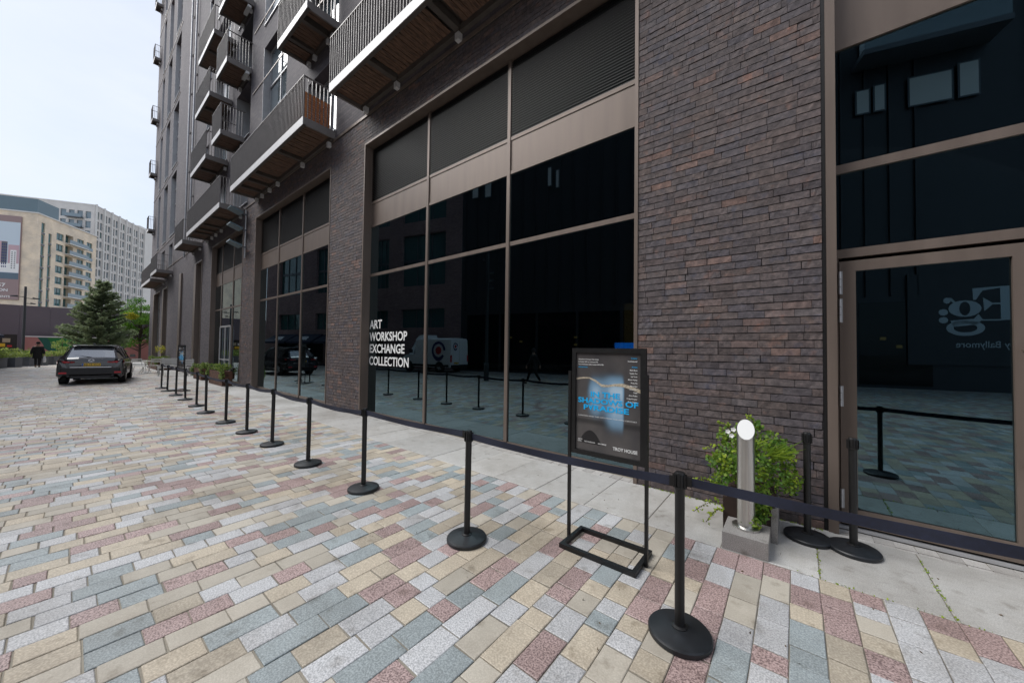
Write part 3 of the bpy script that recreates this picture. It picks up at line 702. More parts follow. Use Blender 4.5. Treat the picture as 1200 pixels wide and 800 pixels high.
# ---- belt stanchions
def make_stanchion(loc, label, group):
    t = thing('belt_stanchion', label, 'stanchion', (0, 0, 0), group=group)
    mb = MB(); mb.lathe((0, 0, 0), [(0, .001), (.168, .001), (.172, .006), (.172, .026), (.166, .034), (.150, .039), (.06, .052), (.045, .054), (0, .054)], 48); part(mb, 'base', 'base', t, smooth=True)
    mb = MB(); mb.lathe((0, 0, 0), [(.027, .05), (.027, .845)], 24); mb.lathe((0, 0, 0), [(.045, .054), (.045, .058), (.030, .064), (.0275, .064)], 24); part(mb, 'post', 'black', t, smooth=True)
    mb = MB(); mb.lathe((0, 0, 0), [(.0275, .842), (.029, .846), (.030, .86), (.030, .925), (.028, .932), (.028, .938), (.025, .944), (0, .944)], 24)
    hd = part(mb, 'belt_cassette', 'black', t, smooth=True)
    for a in range(4):
        mb = MB(); c, s_ = math.cos(a*math.pi/2), math.sin(a*math.pi/2)
        u = Vector((c, s_, 0)); v = Vector((-s_, c, 0))
        for q in (-.017, .017): mb.bar(u*.031+v*q+Vector((0, 0, .862)), u*.031+v*q+Vector((0, 0, .93)), .006, .010, upv=u)
        mb.bar(u*.027+Vector((0, 0, .858)), u*.036+Vector((0, 0, .858)), .036, .008)
        part(mb, 'belt_slot', 'black', hd)
    t.location = loc; return t
ROW = 'black belt stanchions in the row along the pavement'
SP = [(-.532, 2.273), (-2.229, 2.20), (-3.944, 2.195), (-5.365, 2.15), (-6.879, 2.182), (-8.219, 2.178), (-9.615, 2.165), (-11.369, 2.16), (-12.8, 2.23), (-14.559, 2.27), (-16.038, 2.266), (-17.706, 2.271), (-19.013, 2.27)]
SL = ['black belt stanchion nearest the camera, just right of the near poster stand',
      'second black belt stanchion of the row, just left of the near poster stand',
      'third black belt stanchion of the row, standing below the ART WORKSHOP lettering',
      'fourth black belt stanchion of the row, at the brick pier left of the lettering',
      'fifth black belt stanchion of the row, below the glass that mirrors the car',
      'sixth black belt stanchion of the row, at the far jamb of the car-mirroring shopfront',
      'seventh black belt stanchion of the row, right of the large rusted planter',
      'eighth black belt stanchion of the row, below the large rusted planter',
      'ninth black belt stanchion of the row, near the white benches by the planters',
      'tenth black belt stanchion of the row, second before the far black poster stand',
      'eleventh black belt stanchion of the row, first before the far black poster stand',
      'twelfth black belt stanchion of the row, just beyond the far black poster stand',
      'last and farthest black belt stanchion of the row, beyond the far poster stand']
st0 = make_stanchion((SP[0][0], SP[0][1], 0), SL[0], ROW)
sts = [st0]
for (x, y), lb in list(zip(SP, SL))[1:]:
    sts.append(copy_tree(st0, None, (x, y, 0), rnd.uniform(-.12, .12), lb)); sts[-1].rotation_euler.x = rnd.uniform(-.008, .008); sts[-1].rotation_euler.y = rnd.uniform(-.008, .008)
off1 = copy_tree(st0, None, (.92, 2.33, 0), .05, 'black belt stanchion whose reflection stands in the glass of the entrance door')
off2 = copy_tree(st0, None, (2.7, 2.55, 0), .05, 'black belt stanchion farthest right in the row, beyond the entrance door')
copy_tree(st0, None, (.085, 4.165, 0), .1, 'beltless black stanchion against the brick pier, left of the pair by the entrance', 'spare stanchions by the entrance')
copy_tree(st0, None, (.382, 4.16, 0), -.3, 'beltless black stanchion standing in front of the entrance door hinges', 'spare stanchions by the entrance')
def belt(a, b, sag, par):
    mb = MB(); n = 16; A = Vector((a[0], a[1], .897)); B = Vector((b[0], b[1], .897)); d = (B-A).normalized(); A = A+d*.036; B = B-d*.036
    nrm = Vector((-d.y, d.x, 0))*.0012; h = .026
    P = [A.lerp(B, i/n)-Vector((0, 0, sag*4*(i/n)*(1-i/n))) for i in range(n+1)]
    vs_ = []
    for i, p in enumerate(P):
        tw = .004*math.sin(i*.9); q = Vector((-d.y*tw, d.x*tw, 0))
        vs_ += [p+nrm+Vector((0, 0, h))+q, p-nrm+Vector((0, 0, h))+q, p-nrm-Vector((0, 0, h))-q, p+nrm-Vector((0, 0, h))-q]
    fs = [(i*4+k, i*4+(k+1) % 4, i*4+4+(k+1) % 4, i*4+4+k) for i in range(n) for k in range(4)]
    mb.raw(vs_, fs); 
    inv = par.rotation_euler.z
    c, s_ = math.cos(-inv), math.sin(-inv)
    mb.v = [((x-par.location.x)*c-(y-par.location.y)*s_, (x-par.location.x)*s_+(y-par.location.y)*c, z) for x, y, z in mb.v]
    o = part(mb, 'belt', 'belt', par, local=True, smooth=True)
    m2 = MB(); m2.bar(B-d*.02, B+d*.004, .05, .055); m2.bar(B-d*.035, B-d*.02, .012, .056)
    m2 = MB(); m2.bar(B-d*.028, B+d*.002, .012, .056)
    m2.v = [((x-par.location.x)*c-(y-par.location.y)*s_, (x-par.location.x)*s_+(y-par.location.y)*c, z) for x, y, z in m2.v]
    part(m2, 'belt_clip', 'black', o, local=True)
sags = [.02, .02, .03, .03, .035, .03, .03, .03, .03, .03, .02, .02]
for i in range(len(SP)-1): belt(SP[i+1], SP[i], sags[i], sts[i+1])
belt((.92, 2.33), SP[0], .012, off1); belt((2.7, 2.55), (.92, 2.33), .02, off2)

# ---- poster stand
def poster_stand(full=True):
    t = thing('poster_stand', 'black metal poster stand with a dark exhibition poster in blue lettering', 'poster stand', (-1.23, 2.815, 0))
    x0, x1, y = -1.566, -.905, 2.815
    mb = MB(); ya, yb, h = 2.62, 3.01, .035
    mb.box(-1.556, -.912, ya, ya+.035, 0.002, h); mb.box(-1.556, -.912, yb-.035, yb, .002, h); mb.box(-1.556, -1.521, ya+.035, yb-.035, .002, h); mb.box(-.947, -.912, ya+.035, yb-.035, .002, h)
    part(mb, 'base_frame', 'black', t)
    for q in (x0-.006, x1+.008):
        mb = MB(); mb.box(q-.012, q+.012, y-.0125, y+.0125, .0, 1.47); part(mb, 'post', 'black', t)
    mb = MB(); a, b, c, d = -1.548, -.902, .755, 1.675
    mb.box(a, b, y-.012, y+.018, c, c+.038); mb.box(a, b, y-.012, y+.018, d-.038, d); mb.box(a, a+.036, y-.012, y+.018, c+.038, d-.038); mb.box(b-.042, b, y-.012, y+.018, c+.038, d-.038)
    mb.box(a+.036, b-.042, y+.004, y+.017, c+.038, d-.038)
    fr = part(mb, 'poster_frame', 'black', t)
    px0, px1, pz0, pz1 = a+.036, b-.042, c+.038, d-.038; yy = y+.003
    mb = MB(); mb.face([(px0, yy, pz0), (px1, yy, pz0), (px1, yy, pz1), (px0, yy, pz1)]); po = part(mb, 'poster', 'poster', t)
    W, H_ = px1-px0, pz1-pz0
    P = lambda u, v, o=.001: (px0+u*W, yy-o, pz0+v*H_)
    return t, po, P, W, H_
def poster_mat():
    m, t, n, l, p = nodes('poster_print')
    g = n.new('ShaderNodeTexCoord'); s = n.new('ShaderNodeSeparateXYZ'); l.new(g.outputs['Generated'], s.inputs[0]); X_, Z_ = s.outputs['X'], s.outputs['Z']
    def step(v, a, b):
        q = n.new('ShaderNodeMapRange'); q.interpolation_type = 'SMOOTHSTEP'; q.inputs['From Min'].default_value = min(a, b); q.inputs['From Max'].default_value = max(a, b)
        if a > b: q.inputs['To Min'].default_value = 1; q.inputs['To Max'].default_value = 0
        l.new(v, q.inputs['Value']); return q.outputs[0]
    def mul(*a):
        o = a[0]
        for b in a[1:]:
            q = n.new('ShaderNodeMath'); q.operation = 'MULTIPLY'; l.new(o, q.inputs[0])
            if isinstance(b, float): q.inputs[1].default_value = b
            else: l.new(b, q.inputs[1])
            o = q.outputs[0]
        return o
    def add(a, b):
        q = n.new('ShaderNodeMath'); q.operation = 'ADD'; l.new(a, q.inputs[0]); l.new(b, q.inputs[1]); q.use_clamp = True; return q.outputs[0]
    b1 = mul(step(X_, .12, .32), step(X_, .52, .34), step(Z_, .26, .50), step(Z_, .78, .56), .55)
    b2 = mul(step(X_, .38, .62), step(X_, .78, .73), step(Z_, .14, .42), step(Z_, .84, .58), .62)
    b3 = mul(step(X_, .16, .3), step(X_, .8, .7), step(Z_, .52, .66), step(Z_, .86, .70), .22)
    f = add(add(b1, b2), b3)
    x = n.new('ShaderNodeTexNoise'); x.inputs['Scale'].default_value = 3; l.new(g.outputs['Generated'], x.inputs['Vector'])
    bgd = ramp(n, [(.3, (.062, .058, .060)), (.7, (.105, .096, .092))]); l.new(x.outputs['Fac'], bgd.inputs['Fac'])
    low = mul(step(Z_, .34, .31), step(Z_, .25, .30), .6)
    k0 = n.new('ShaderNodeMix'); k0.data_type = 'RGBA'; k0.inputs['B'].default_value = (.012, .012, .013, 1); l.new(low, k0.inputs['Factor']); l.new(bgd.outputs['Color'], k0.inputs['A'])
    c = ramp(n, [(0, (.05, .075, .10)), (.5, (.20, .33, .46)), (1, (.62, .74, .82))]); l.new(f, c.inputs['Fac'])
    k = n.new('ShaderNodeMix'); k.data_type = 'RGBA'; l.new(step(f, 0., .35), k.inputs['Factor']); l.new(k0.outputs['Result'], k.inputs['A']); l.new(c.outputs['Color'], k.inputs['B'])
    l.new(k.outputs['Result'], p.inputs['Base Color']); p.inputs['Roughness'].default_value = .22; return m
MAT['poster'] = poster_mat()
MAT['cyan'] = M('cyan_print', (.005, .42, .85), .4); MAT['beige'] = M('beige_print', (.42, .36, .27), .5, noise=(90, .45)); MAT['ink'] = M('dark_print', (.016, .015, .016), .4)
ps, po, P, W, H_ = poster_stand()
def fit_text(s, u0, u1, v, hgt, mat, bold=0., o=.0016, flipped=None):
    t_ = text(s, hgt*H_*1.38, 'lettering', mat, po, P(u0, v, o), bold=bold, depth=.0002)
    xs_ = [q.co.x for q in t_.data.vertices]; a0, w0 = min(xs_), max(xs_)-min(xs_); k = (u1-u0)*W/w0; x_ = P(u0, v)[0]-wloc(po).x
    t_.data.transform(Matrix.Translation((x_, 0, 0)) @ Matrix.Diagonal((k, 1, 1, 1)) @ Matrix.Translation((-a0, 0, 0))); return t_
fit_text('IN THE', .245, .70, .555, .052, 'cyan', .03)
fit_text('SHADOWS OF', .035, .965, .487, .052, 'cyan', .03)
fit_text('P', .13, .205, .418, .052, 'cyan', .03)
tv = text('A', .052*H_*1.38, 'lettering', 'cyan', po, P(.0, 0, .0016), bold=.03, depth=.0002)
zz = [q.co.z for q in tv.data.vertices]; xx = [q.co.x for q in tv.data.vertices]; k = .085*W/(max(xx)-min(xx)); 
tv.data.transform(Matrix.Translation((P(.205, 0)[0]-wloc(po).x, 0, P(0, .418)[2]-wloc(po).z)) @ Matrix.Diagonal((k, 1, -1, 1)) @ Matrix.Translation((-min(xx), 0, -max(zz)))); tv.data.flip_normals()
fit_text('RADISE', .295, .835, .418, .052, 'cyan', .03)
fit_text('LONDON AND THE CITY FROM THE 20TH CENTURY', .04, .95, .348, .011, 'white', .0)
for i, s in enumerate(('Group Show of European Video Artists', '16 October 2021 to 16 January 2022', 'Art at The Factory Gallery London NW10 9BH')): fit_text(s, .035, (.37, .36, .45)[i], .925-.026*i, .013, 'white', .01)
fit_text('troyhouse.london', .035, .19, .846, .013, 'cyan', .01)
for i, (s, u) in enumerate((('Curator', .86), ('David Bickerstaff', .815))): fit_text(s, u, .95, .945-.03*i, .014, 'cyan' if i == 0 else 'white', .01)
for i, (s, u) in enumerate((('Artists', .87), ('Mark Bush', .845), ('Tjebbe Tan', .84), ('Liz Turin', .86), ('Miriam Harley', .82), ('Rong Xiu', .86), ('Mary Gao', .85), ('Oana Prior', .835), ('Kaya', .9), ('Anna Polkis', .83), ('Craig Hooper', .80), ('Yvon Chabry', .815))): fit_text(s, u, .95, .862-.030*i, .013, 'cyan' if i == 0 else 'white', .01)
fit_text('TROY HOUSE', .60, .955, .055, .032, 'white', .02)
for u0, u1, v, s in ((.035, .11, .10, 'ARTS'), (.035, .10, .082, 'COUNCIL'), (.145, .32, .085, 'TROY FOUNDATION'), (.37, .50, .085, 'BALLYMORE')): fit_text(s, u0, u1, v, .013, 'white', .01)
mb = MB(); pts = [(0, .725, .020), (.10, .738, .016), (.22, .742, .014), (.32, .715, .022), (.42, .672, .026), (.52, .672, .020), (.62, .686, .022), (.74, .690, .034), (.86, .672, .030), (1, .640, .034)]
fine = []
for i in range(len(pts)-1):
    for k in range(4):
        q = k/4; fine.append(tuple(a+(b-a)*q for a, b in zip(pts[i], pts[i+1])))
fine.append(pts[-1])
for a, b in zip(fine, fine[1:]):
    j = rnd.uniform(-.002, .002); mb.face([P(a[0], a[1]-a[2]*.5, .0006), P(b[0], b[1]-b[2]*.5, .0006), P(b[0], b[1]+b[2]*.5, .0006), P(a[0], a[1]+a[2]*.5, .0006)])
part(mb, 'painted_stroke', 'beige', po)
mb = MB(); mb.face([P(.06+.36*(i/14), .075+.135*math.sin(math.pi*(i/14))**.8, .0006) for i in range(15)][::-1]); part(mb, 'dark_silhouette', 'ink', po)
ps2 = copy_tree(ps, None, (-17.6, 2.60, 0), R(8), 'far black poster stand seen edge-on among the farthest stanchions')
ps['label'] = 'near black poster stand with IN THE SHADOWS OF PARADISE poster beside the brick pier'
ps['group'] = ps2['group'] = 'poster stands in the stanchion row'

# ---- steel bollard light on its granite block, rusted planter with ivy behind
t = thing('bollard_light', 'brushed steel bollard light with a slanted white top on a granite block', 'bollard', (-.325, 3.70, 0))
mb = MB(); mb.box(-.487, -.168, 3.50, 3.86, 0.001, .14); bev = part(mb, 'granite_block', 'granite', t)
mb = MB(); mb.lathe((-.335, 3.715, .14), [(0, 0), (.105, 0), (.105, .016), (.097, .02), (.0, .02)], 36); part(mb, 'flange', 'steel', t, smooth=True)
mb = MB(); n = 40; rr = .066; cx, cyy = -.335, 3.715
nv = Vector((.08, -.76, .64)).normalized(); zc = .985
ring = []
for j in range(n):
    q = 2*math.pi*j/n; a, b = rr*math.cos(q), rr*math.sin(q); ring.append((cx+a, cyy+b, zc-(nv.x*a+nv.y*b)/nv.z))
k0 = [(x, y, .16) for x, y, z in ring]
mb.raw(k0+ring, [(j, (j+1) % n, n+(j+1) % n, n+j) for j in range(n)]); part(mb, 'tube', 'steel', t, smooth=True)
mb = MB(); mb.face([(cx+(x-cx)*.97, cyy+(y-cyy)*.97, zc+(z-zc)*.97-.002) for x, y, z in ring]); part(mb, 'diffuser', 'opal', t)
t = thing('ivy_planter', 'rusted steel planter with trailing green ivy and a white flower behind the bollard', 'planter', (-.33, 4.15, 0))
mb = MB(); mb.box(-.53, -.14, 3.87, 4.38, .001, .03); mb.box(-.53, -.50, 3.87, 4.38, .03, .31); mb.box(-.17, -.14, 3.87, 4.38, .03, .36); mb.box(-.50, -.17, 3.87, 3.89, .03, .36); mb.box(-.50, -.17, 4.36, 4.38, .03, .36); mb.box(-.50, -.17, 3.89, 4.36, .30, .33)
part(mb, 'box', 'dark_rust', t)
mb = MB(); mb.box(-.165, -.12, 3.862, 4.30, .001, .30); part(mb, 'stone_upstand', 'granite', t)
ri = random.Random(21)
def ivy_leaf(mb, p, s, r, tt):
    d = Vector((r.gauss(0, .6), -1+r.gauss(0, .6), .45+r.gauss(0, .5))).normalized(); a = d.cross(Vector((r.gauss(0, 1), r.gauss(0, 1), r.gauss(0, 1)))).normalized(); b = d.cross(a)
    pts = [(0, -.5), (.28, -.45), (.5, -.05), (.27, .1), (.12, .6), (0, .72), (-.12, .6), (-.27, .1), (-.5, -.05), (-.28, -.45)]
    if r.random() < .5: pts = [(0, -.5), (.3, -.2), (.32, .15), (0, .7), (-.32, .15), (-.3, -.2)]
    mb.face([p+a*(u*s)+b*(v*s)+d*(-.25*s*abs(u)) for u, v in pts], 0, tt)
mb = MB()
blobs = [((-.36, 4.10, .58), (.20, .2, .22), 560), ((-.50, 4.05, .60), (.15, .16, .20), 300), ((-.14, 4.10, .58), (.15, .18, .22), 360), ((-.40, 4.16, .82), (.13, .12, .14), 180), ((-.18, 4.14, .80), (.14, .12, .12), 210),
         ((-.57, 4.0, .40), (.10, .10, .10), 130), ((-.22, 3.80, .34), (.07, .06, .17), 210), ((-.30, 3.70, .20), (.08, .05, .06), 90), ((-.56, 4.16, .82), (.07, .07, .10), 80), ((-.62, 4.05, .58), (.10, .1, .07), 90), ((-.02, 4.1, .50), (.08, .1, .12), 100), ((-.30, 4.1, .96), (.07, .07, .07), 60), ((-.06, 4.1, .76), (.08, .08, .08), 70)]
for c, rd, n in blobs:
    for _ in range(n):
        d = Vector((ri.gauss(0, 1), ri.gauss(0, 1), ri.gauss(0, 1))).normalized(); q = ri.random()**.33
        p = Vector((c[0]+d.x*rd[0]*q, c[1]+d.y*rd[1]*q, c[2]+d.z*rd[2]*q))
        clump = .5+.5*math.sin(p.x*23+1)*math.sin(p.z*19+p.y*15)
        tt = min(1, max(.02, .10+.55*clump*ri.random()+(.35 if ri.random() < .14 else 0)))
        if p.y < 4.44: ivy_leaf(mb, p, ri.uniform(.018, .036), ri, tt)
# trailing stems with leaves
stems = []
for ax, az, bx, bz, y in ((-.55, .30, -.80, .36, 4.05), (-.50, .26, -.78, .09, 3.92), (-.52, .2, -.66, .05, 3.85), (-.05, .55, .02, .50, 4.1), (-.1, .7, .02, .66, 4.1), (-.55, .70, -.72, .66, 4.1), (-.38, .9, -.34, 1.04, 4.15), (-.48, .84, -.62, .93, 4.18)):
    pts_ = [Vector((ax+(bx-ax)*q, y-.05*q, az+(bz-az)*q+.04*math.sin(q*3.1))) for q in (0, .25, .5, .75, 1)]; stems.append(pts_)
    for i in range(26):
        q = ri.random(); p = pts_[0].lerp(pts_[-1], q)+Vector((ri.gauss(0, .014), ri.gauss(0, .014), .04*math.sin(q*3.1)+ri.gauss(0, .012))); ivy_leaf(mb, p, ri.uniform(.015, .03), ri, ri.uniform(.3, 1))
# long grassy blades at the right
for i in range(34):
    p = Vector((-.16+ri.gauss(0, .05), 4.02, .74+ri.gauss(0, .04))); q = p+Vector((ri.uniform(.02, .16), -ri.uniform(.03, .12), ri.uniform(.02, .15))); s_ = Vector((0, .0, .009)); mb.face([p-s_, q, p+s_], 0, ri.uniform(.25, .6))
part(mb, 'foliage', 'ivy', t, kind='stuff')
mb = MB()
for pts_ in stems: mb.tube(pts_, .003, 5)
part(mb, 'stems', 'bark', t)
for fx, fz in ((-.50, .90), (-.455, .925), (-.47, .865)):
    mb = MB()
    for k in range(5):
        q = 2*math.pi*k/5; c = Vector((fx, 3.96, fz)); a = Vector((math.cos(q), -.25, math.sin(q)))*.024; b = Vector((-math.sin(q), 0, math.cos(q)))*.012; mb.face([c, c+a*.6+b, c+a, c+a*.6-b])
    part(mb, 'flower', 'petal', t)
# small scraps on the ground
mb = MB()
for _ in range(60):
    px_, py_ = rnd.uniform(-3, 1.5), rnd.uniform(1.2, 4.3); mb.leaves((px_, py_, .004), 1, (.001, .001, .001), .018, t=(.0, .2))
MAT['litter'] = M('dry_leaf', (.09, .06, .03), .8)
part(mb, 'leaf_litter', 'litter', kind='stuff')

# ------------------------------------------------------------------ vehicles
def loft(rings, closed_ends=True):
    """rings of equal length -> list of (face points, ring index, band index)"""
    out_ = []
    for i in range(len(rings)-1):
        n = len(rings[i])
        for j in range(n-1): out_.append(([rings[i][j], rings[i][j+1], rings[i+1][j+1], rings[i+1][j]], i, j))
    return out_
def wheel(par, x, y, r, side, wd=.23):
    s = 1 if side > 0 else -1
    mb = MB(); mb.lathe((x, y-s*wd, 0), [(r*.62, 0), (r*.9, 0), (r, s*.03), (r, s*(wd-.03)), (r*.92, s*wd), (r*.66, s*wd), (r*.62, s*(wd-.03))], 28, axis='Y'); mb.v = [(a, b, c+r) for a, b, c in mb.v]
    wv = part(mb, 'wheel', 'tyre', par, local=True, smooth=True)
    mb = MB(); mb.lathe((x, y-s*.03, 0), [(0, s*.012), (.05, s*.014), (.06, 0), (r*.6, -s*.04), (r*.62, 0), (r*.66, s*.005)], 28, axis='Y')
    for k in range(5):
        q = 2*math.pi*k/5; mb.bar((x, y-s*.018, 0), (x+math.cos(q)*r*.62, y-s*.018, math.sin(q)*r*.62), .07, .025, upv=(0, 1, 0))
    mb.v = [(a, b, c+r) for a, b, c in mb.v]; part(mb, 'rim', 'silver', wv, local=True)
def smooth_part(mb, name, mat, par): return part(mb, name, mat, par, local=True, smooth=True)
# dark grey SUV seen from behind (x forward, y left, z up)
car = thing('parked_car', 'dark grey estate SUV seen from behind with yellow number plate, parked on the setts', 'car', (-25.05, .93, 0), R(180-8))
def suv_ring(x, zl, zb, zt, w, wt):
    # right half then left half, from sill over the roof to sill
    h = [(w*.90, zl), (w*.985, zl+.10), (w, (zl+zb)/2), (w*.975, zb-.06), (w*.95, zb), (wt+.03, zt-.10), (wt*.93, zt-.02), (wt*.5, zt)]
    return [(x, -a, b) for a, b in h]+[(x, a, b) for a, b in reversed(h)]
st = [(-2.26, .42, .74, .78, .80, .60), (-2.255, .30, .92, .955, .885, .66), (-2.20, .27, 1.03, 1.06, .91, .70), (-2.12, .25, 1.06, 1.12, .915, .70), (-1.78, .24, 1.05, 1.53, .92, .60), (-1.62, .24, 1.05, 1.60, .92, .62), (-1.0, .24, 1.04, 1.655, .92, .635), (-.1, .24, 1.03, 1.66, .92, .64), (.45, .24, 1.02, 1.57, .92, .63), (1.05, .25, 1.01, 1.13, .915, .66), (1.7, .26, .95, 1.03, .90, .70), (2.1, .28, .84, .90, .84, .66), (2.26, .35, .68, .72, .70, .52)]
rings = [suv_ring(*q) for q in st]
body, sidew, sidew2, rearw, frontw = MB(), MB(), MB(), MB(), MB()
for pts, i, j in loft(rings):
    n = 15
    tgt = body
    if j in (4, 10) and 3 <= i <= 8: tgt = sidew if j == 4 else sidew2
    if i == 3 and j in (5, 6, 7, 8, 9): tgt = rearw
    if i == 8 and j in (5, 6, 7, 8, 9): tgt = frontw
    tgt.face(pts[::-1])
body.face(rings[0]); body.face(rings[-1][::-1]); 
bo = smooth_part(body, 'body', 'paint', car)
smooth_part(sidew, 'side_window', 'carglass', car); smooth_part(sidew2, 'side_window', 'carglass', car); rw = smooth_part(rearw, 'rear_window', 'rearglass', car); smooth_part(frontw, 'windscreen', 'carglass', car)
for q, nm in ((-.62, 1), (.30, 1), (-1.55, 0)):
    for s_ in (-1, 1):
        mb = MB(); a = (q-.10*0, s_*.872, 1.05); b = (q-.12, s_*.68, 1.545); mb.bar(a, b, .05 if nm else .16, .02, upv=(0, 1, 0)); smooth_part(mb, 'window_pillar', 'paint', car)
mb = MB(); mb.prism([(-1.90, -.56, 1.585), (-1.60, -.60, 1.615), (-1.60, .60, 1.615), (-1.90, .56, 1.585)], (0, 0, .022)); part(mb, 'roof_spoiler', 'paint', car, local=True)
mb = MB(); mb.prism([(-1.62, -.03, 1.655), (-1.42, -.03, 1.665), (-1.50, -.01, 1.715), (-1.58, -.01, 1.715)], (0, .06, 0)); part(mb, 'roof_aerial', 'plastic', car, local=True)
mb = MB()                                                # lower cladding and bumper
mb.prism([(-2.275, -.78, .44), (-2.275, .78, .44), (-2.21, .90, .40), (-2.08, .93, .36), (-2.08, -.93, .36), (-2.21, -.90, .40)], (0, 0, .22)); part(mb, 'rear_bumper', 'plastic', car, local=True)
mb = MB(); mb.box(-2.235, -2.1, -.55, .55, .26, .36); part(mb, 'skid_plate', 'plastic', car, local=True)
for s_ in (-1, 1):
    mb = MB(); mb.prism([(-2.262, s_*.44, .895), (-2.262, s_*.44, .955), (-2.20, s_*.90, .985), (-2.02, s_*.925, .985), (-2.02, s_*.925, .90), (-2.20, s_*.90, .86)], (-.018, 0, 0)); tl = part(mb, 'tail_lamp', 'redlamp', car, local=True)
    mb = MB(); mb.box(-2.292, -2.282, s_*.66-.09, s_*.66+.09, .905, .945); part(mb, 'tail_lamp_lens', 'red', tl, local=True)
    mb = MB(); mb.box(-2.288, -2.27, s_*.74-.10, s_*.74+.10, .455, .52); part(mb, 'fog_reflector', 'red', car, local=True)
    mb = MB(); mb.tube([(-2.27, s_*.60, .36), (-2.14, s_*.60, .36)], .045, 14); part(mb, 'exhaust', 'plastic', car, local=True, smooth=True)
    mb = MB(); mb.raw([(.55, s_*.90, 1.06), (.72, s_*.90, 1.06), (.72, s_*.90, 1.2), (.55, s_*.90, 1.2), (.56, s_*1.08, 1.07), (.70, s_*1.06, 1.07), (.70, s_*1.06, 1.19), (.56, s_*1.08, 1.2)], MB.BF); part(mb, 'wing_mirror', 'paint', car, local=True)
    for x_ in (-1.36, 1.34):
        mb = MB(); n = 24; mb.face([(x_+.42*math.cos(2*math.pi*i/n), s_*.922, .36+.42*math.sin(2*math.pi*i/n)) for i in range(n)]); part(mb, 'wheel_arch', 'plastic', car, local=True)
        wheel(car, x_, s_*.935, .355, s_)
    for x_ in (.35, -.62):
        mb = MB(); mb.bar((x_-.10, s_*.935, .93), (x_+.08, s_*.935, .93), .03, .02); part(mb, 'door_handle', 'paint', car, local=True)
mb = MB(); mb.bar((-2.285, -.56, .715), (-2.285, .56, .715), .014, .026); part(mb, 'chrome_strip', 'silver', car, local=True)
mb = MB(); mb.box(-2.282, -2.272, -.26, .26, .765, .875, 0); np_ = part(mb, 'number_plate', 'plate', car, local=True)
mb = MB(); mb.box(-2.285, -2.283, .205, .257, .768, .872); part(mb, 'plate_band', 'blue', np_, local=True)
tx = text('EK18 ZCF', .105, 'plate_text', 'ink', np_, (0, 0, 0), bold=.01, depth=.001, local=True)
xs_ = [v.co.x for v in tx.data.vertices]; k = .43/(max(xs_)-min(xs_))
tx.data.transform(Matrix.Translation((-2.2845, .19, .785)) @ Matrix.Rotation(R(-90), 4, 'Z') @ Matrix.Diagonal((k, 1, 1, 1)))
mb = MB(); n = 24
for i in range(n):
    a, b = 2*math.pi*i/n, 2*math.pi*(i+1)/n; mb.bar((-2.27, .075*math.cos(a), .985+.055*math.sin(a)), (-2.27, .075*math.cos(b), .985+.055*math.sin(b)), .014, .012, upv=(1, 0, 0))
mb.bar((-2.27, -.06, 1.01), (-2.27, 0, .965), .012); mb.bar((-2.27, .06, 1.01), (-2.27, 0, .965), .012); part(mb, 'badge', 'silver', car, local=True)
mb = MB(); mb.bar((-2.13, .02, 1.12), (-2.03, .48, 1.20), .025, .02); part(mb, 'rear_wiper', 'plastic', car, local=True)
mb = MB(); mb.box(-1.4, 1.4, -.7, .7, .2, .26); part(mb, 'underbody', 'plastic', car, local=True)
# white delivery van, seen only as a reflection in the shopfront
van = thing('delivery_van', 'white delivery van with navy ring and red dot logo, reflected in the lettered shopfront', 'van', (-21.1, -7.75, 0), math.atan2(.13, -.99))
def van_ring(x, zl, zb, zt, w, wt):
    h = [(w*.95, zl), (w, zl+.12), (w, (zl+zb)/2), (w, zb), (w*.985, zb+.04), (wt+.03, zt-.12), (wt*.94, zt-.03), (wt*.5, zt)]
    return [(x, -a, b) for a, b in h]+[(x, a, b) for a, b in reversed(h)]
vst = [(-2.45, .42, 1.2, 2.40, .95, .84), (-2.40, .36, 1.2, 2.44, .97, .86), (.75, .36, 1.2, 2.46, .98, .86), (1.05, .36, 1.2, 2.34, .98, .80), (1.85, .36, 1.18, 1.28, .96, .78), (2.35, .40, .98, 1.05, .90, .70), (2.5, .46, .72, .78, .78, .6)]
rings = [van_ring(*q) for q in vst]; vb, vg, vg2, vw = MB(), MB(), MB(), MB()
for pts, i, j in loft(rings):
    t_ = vb
    if i == 3 and j in (4, 10): t_ = vg if j == 4 else vg2
    if i == 3 and j in (5, 6, 7, 8, 9): t_ = vw
    t_.face(pts[::-1])
vb.face(rings[0]); vb.face(rings[-1][::-1])
smooth_part(vb, 'body', 'vanwhite', van); smooth_part(vg, 'cab_window', 'carglass', van); smooth_part(vg2, 'cab_window', 'carglass', van); smooth_part(vw, 'windscreen', 'carglass', van)
mb = MB(); mb.raw([(.35, -.8, 2.44), (1.25, -.72, 2.30), (1.25, .72, 2.30), (.35, .8, 2.44), (.45, -.7, 2.70), (.85, -.66, 2.66), (.85, .66, 2.66), (.45, .7, 2.70)], MB.BF); part(mb, 'wind_deflector', 'vanwhite', van, local=True, smooth=True)
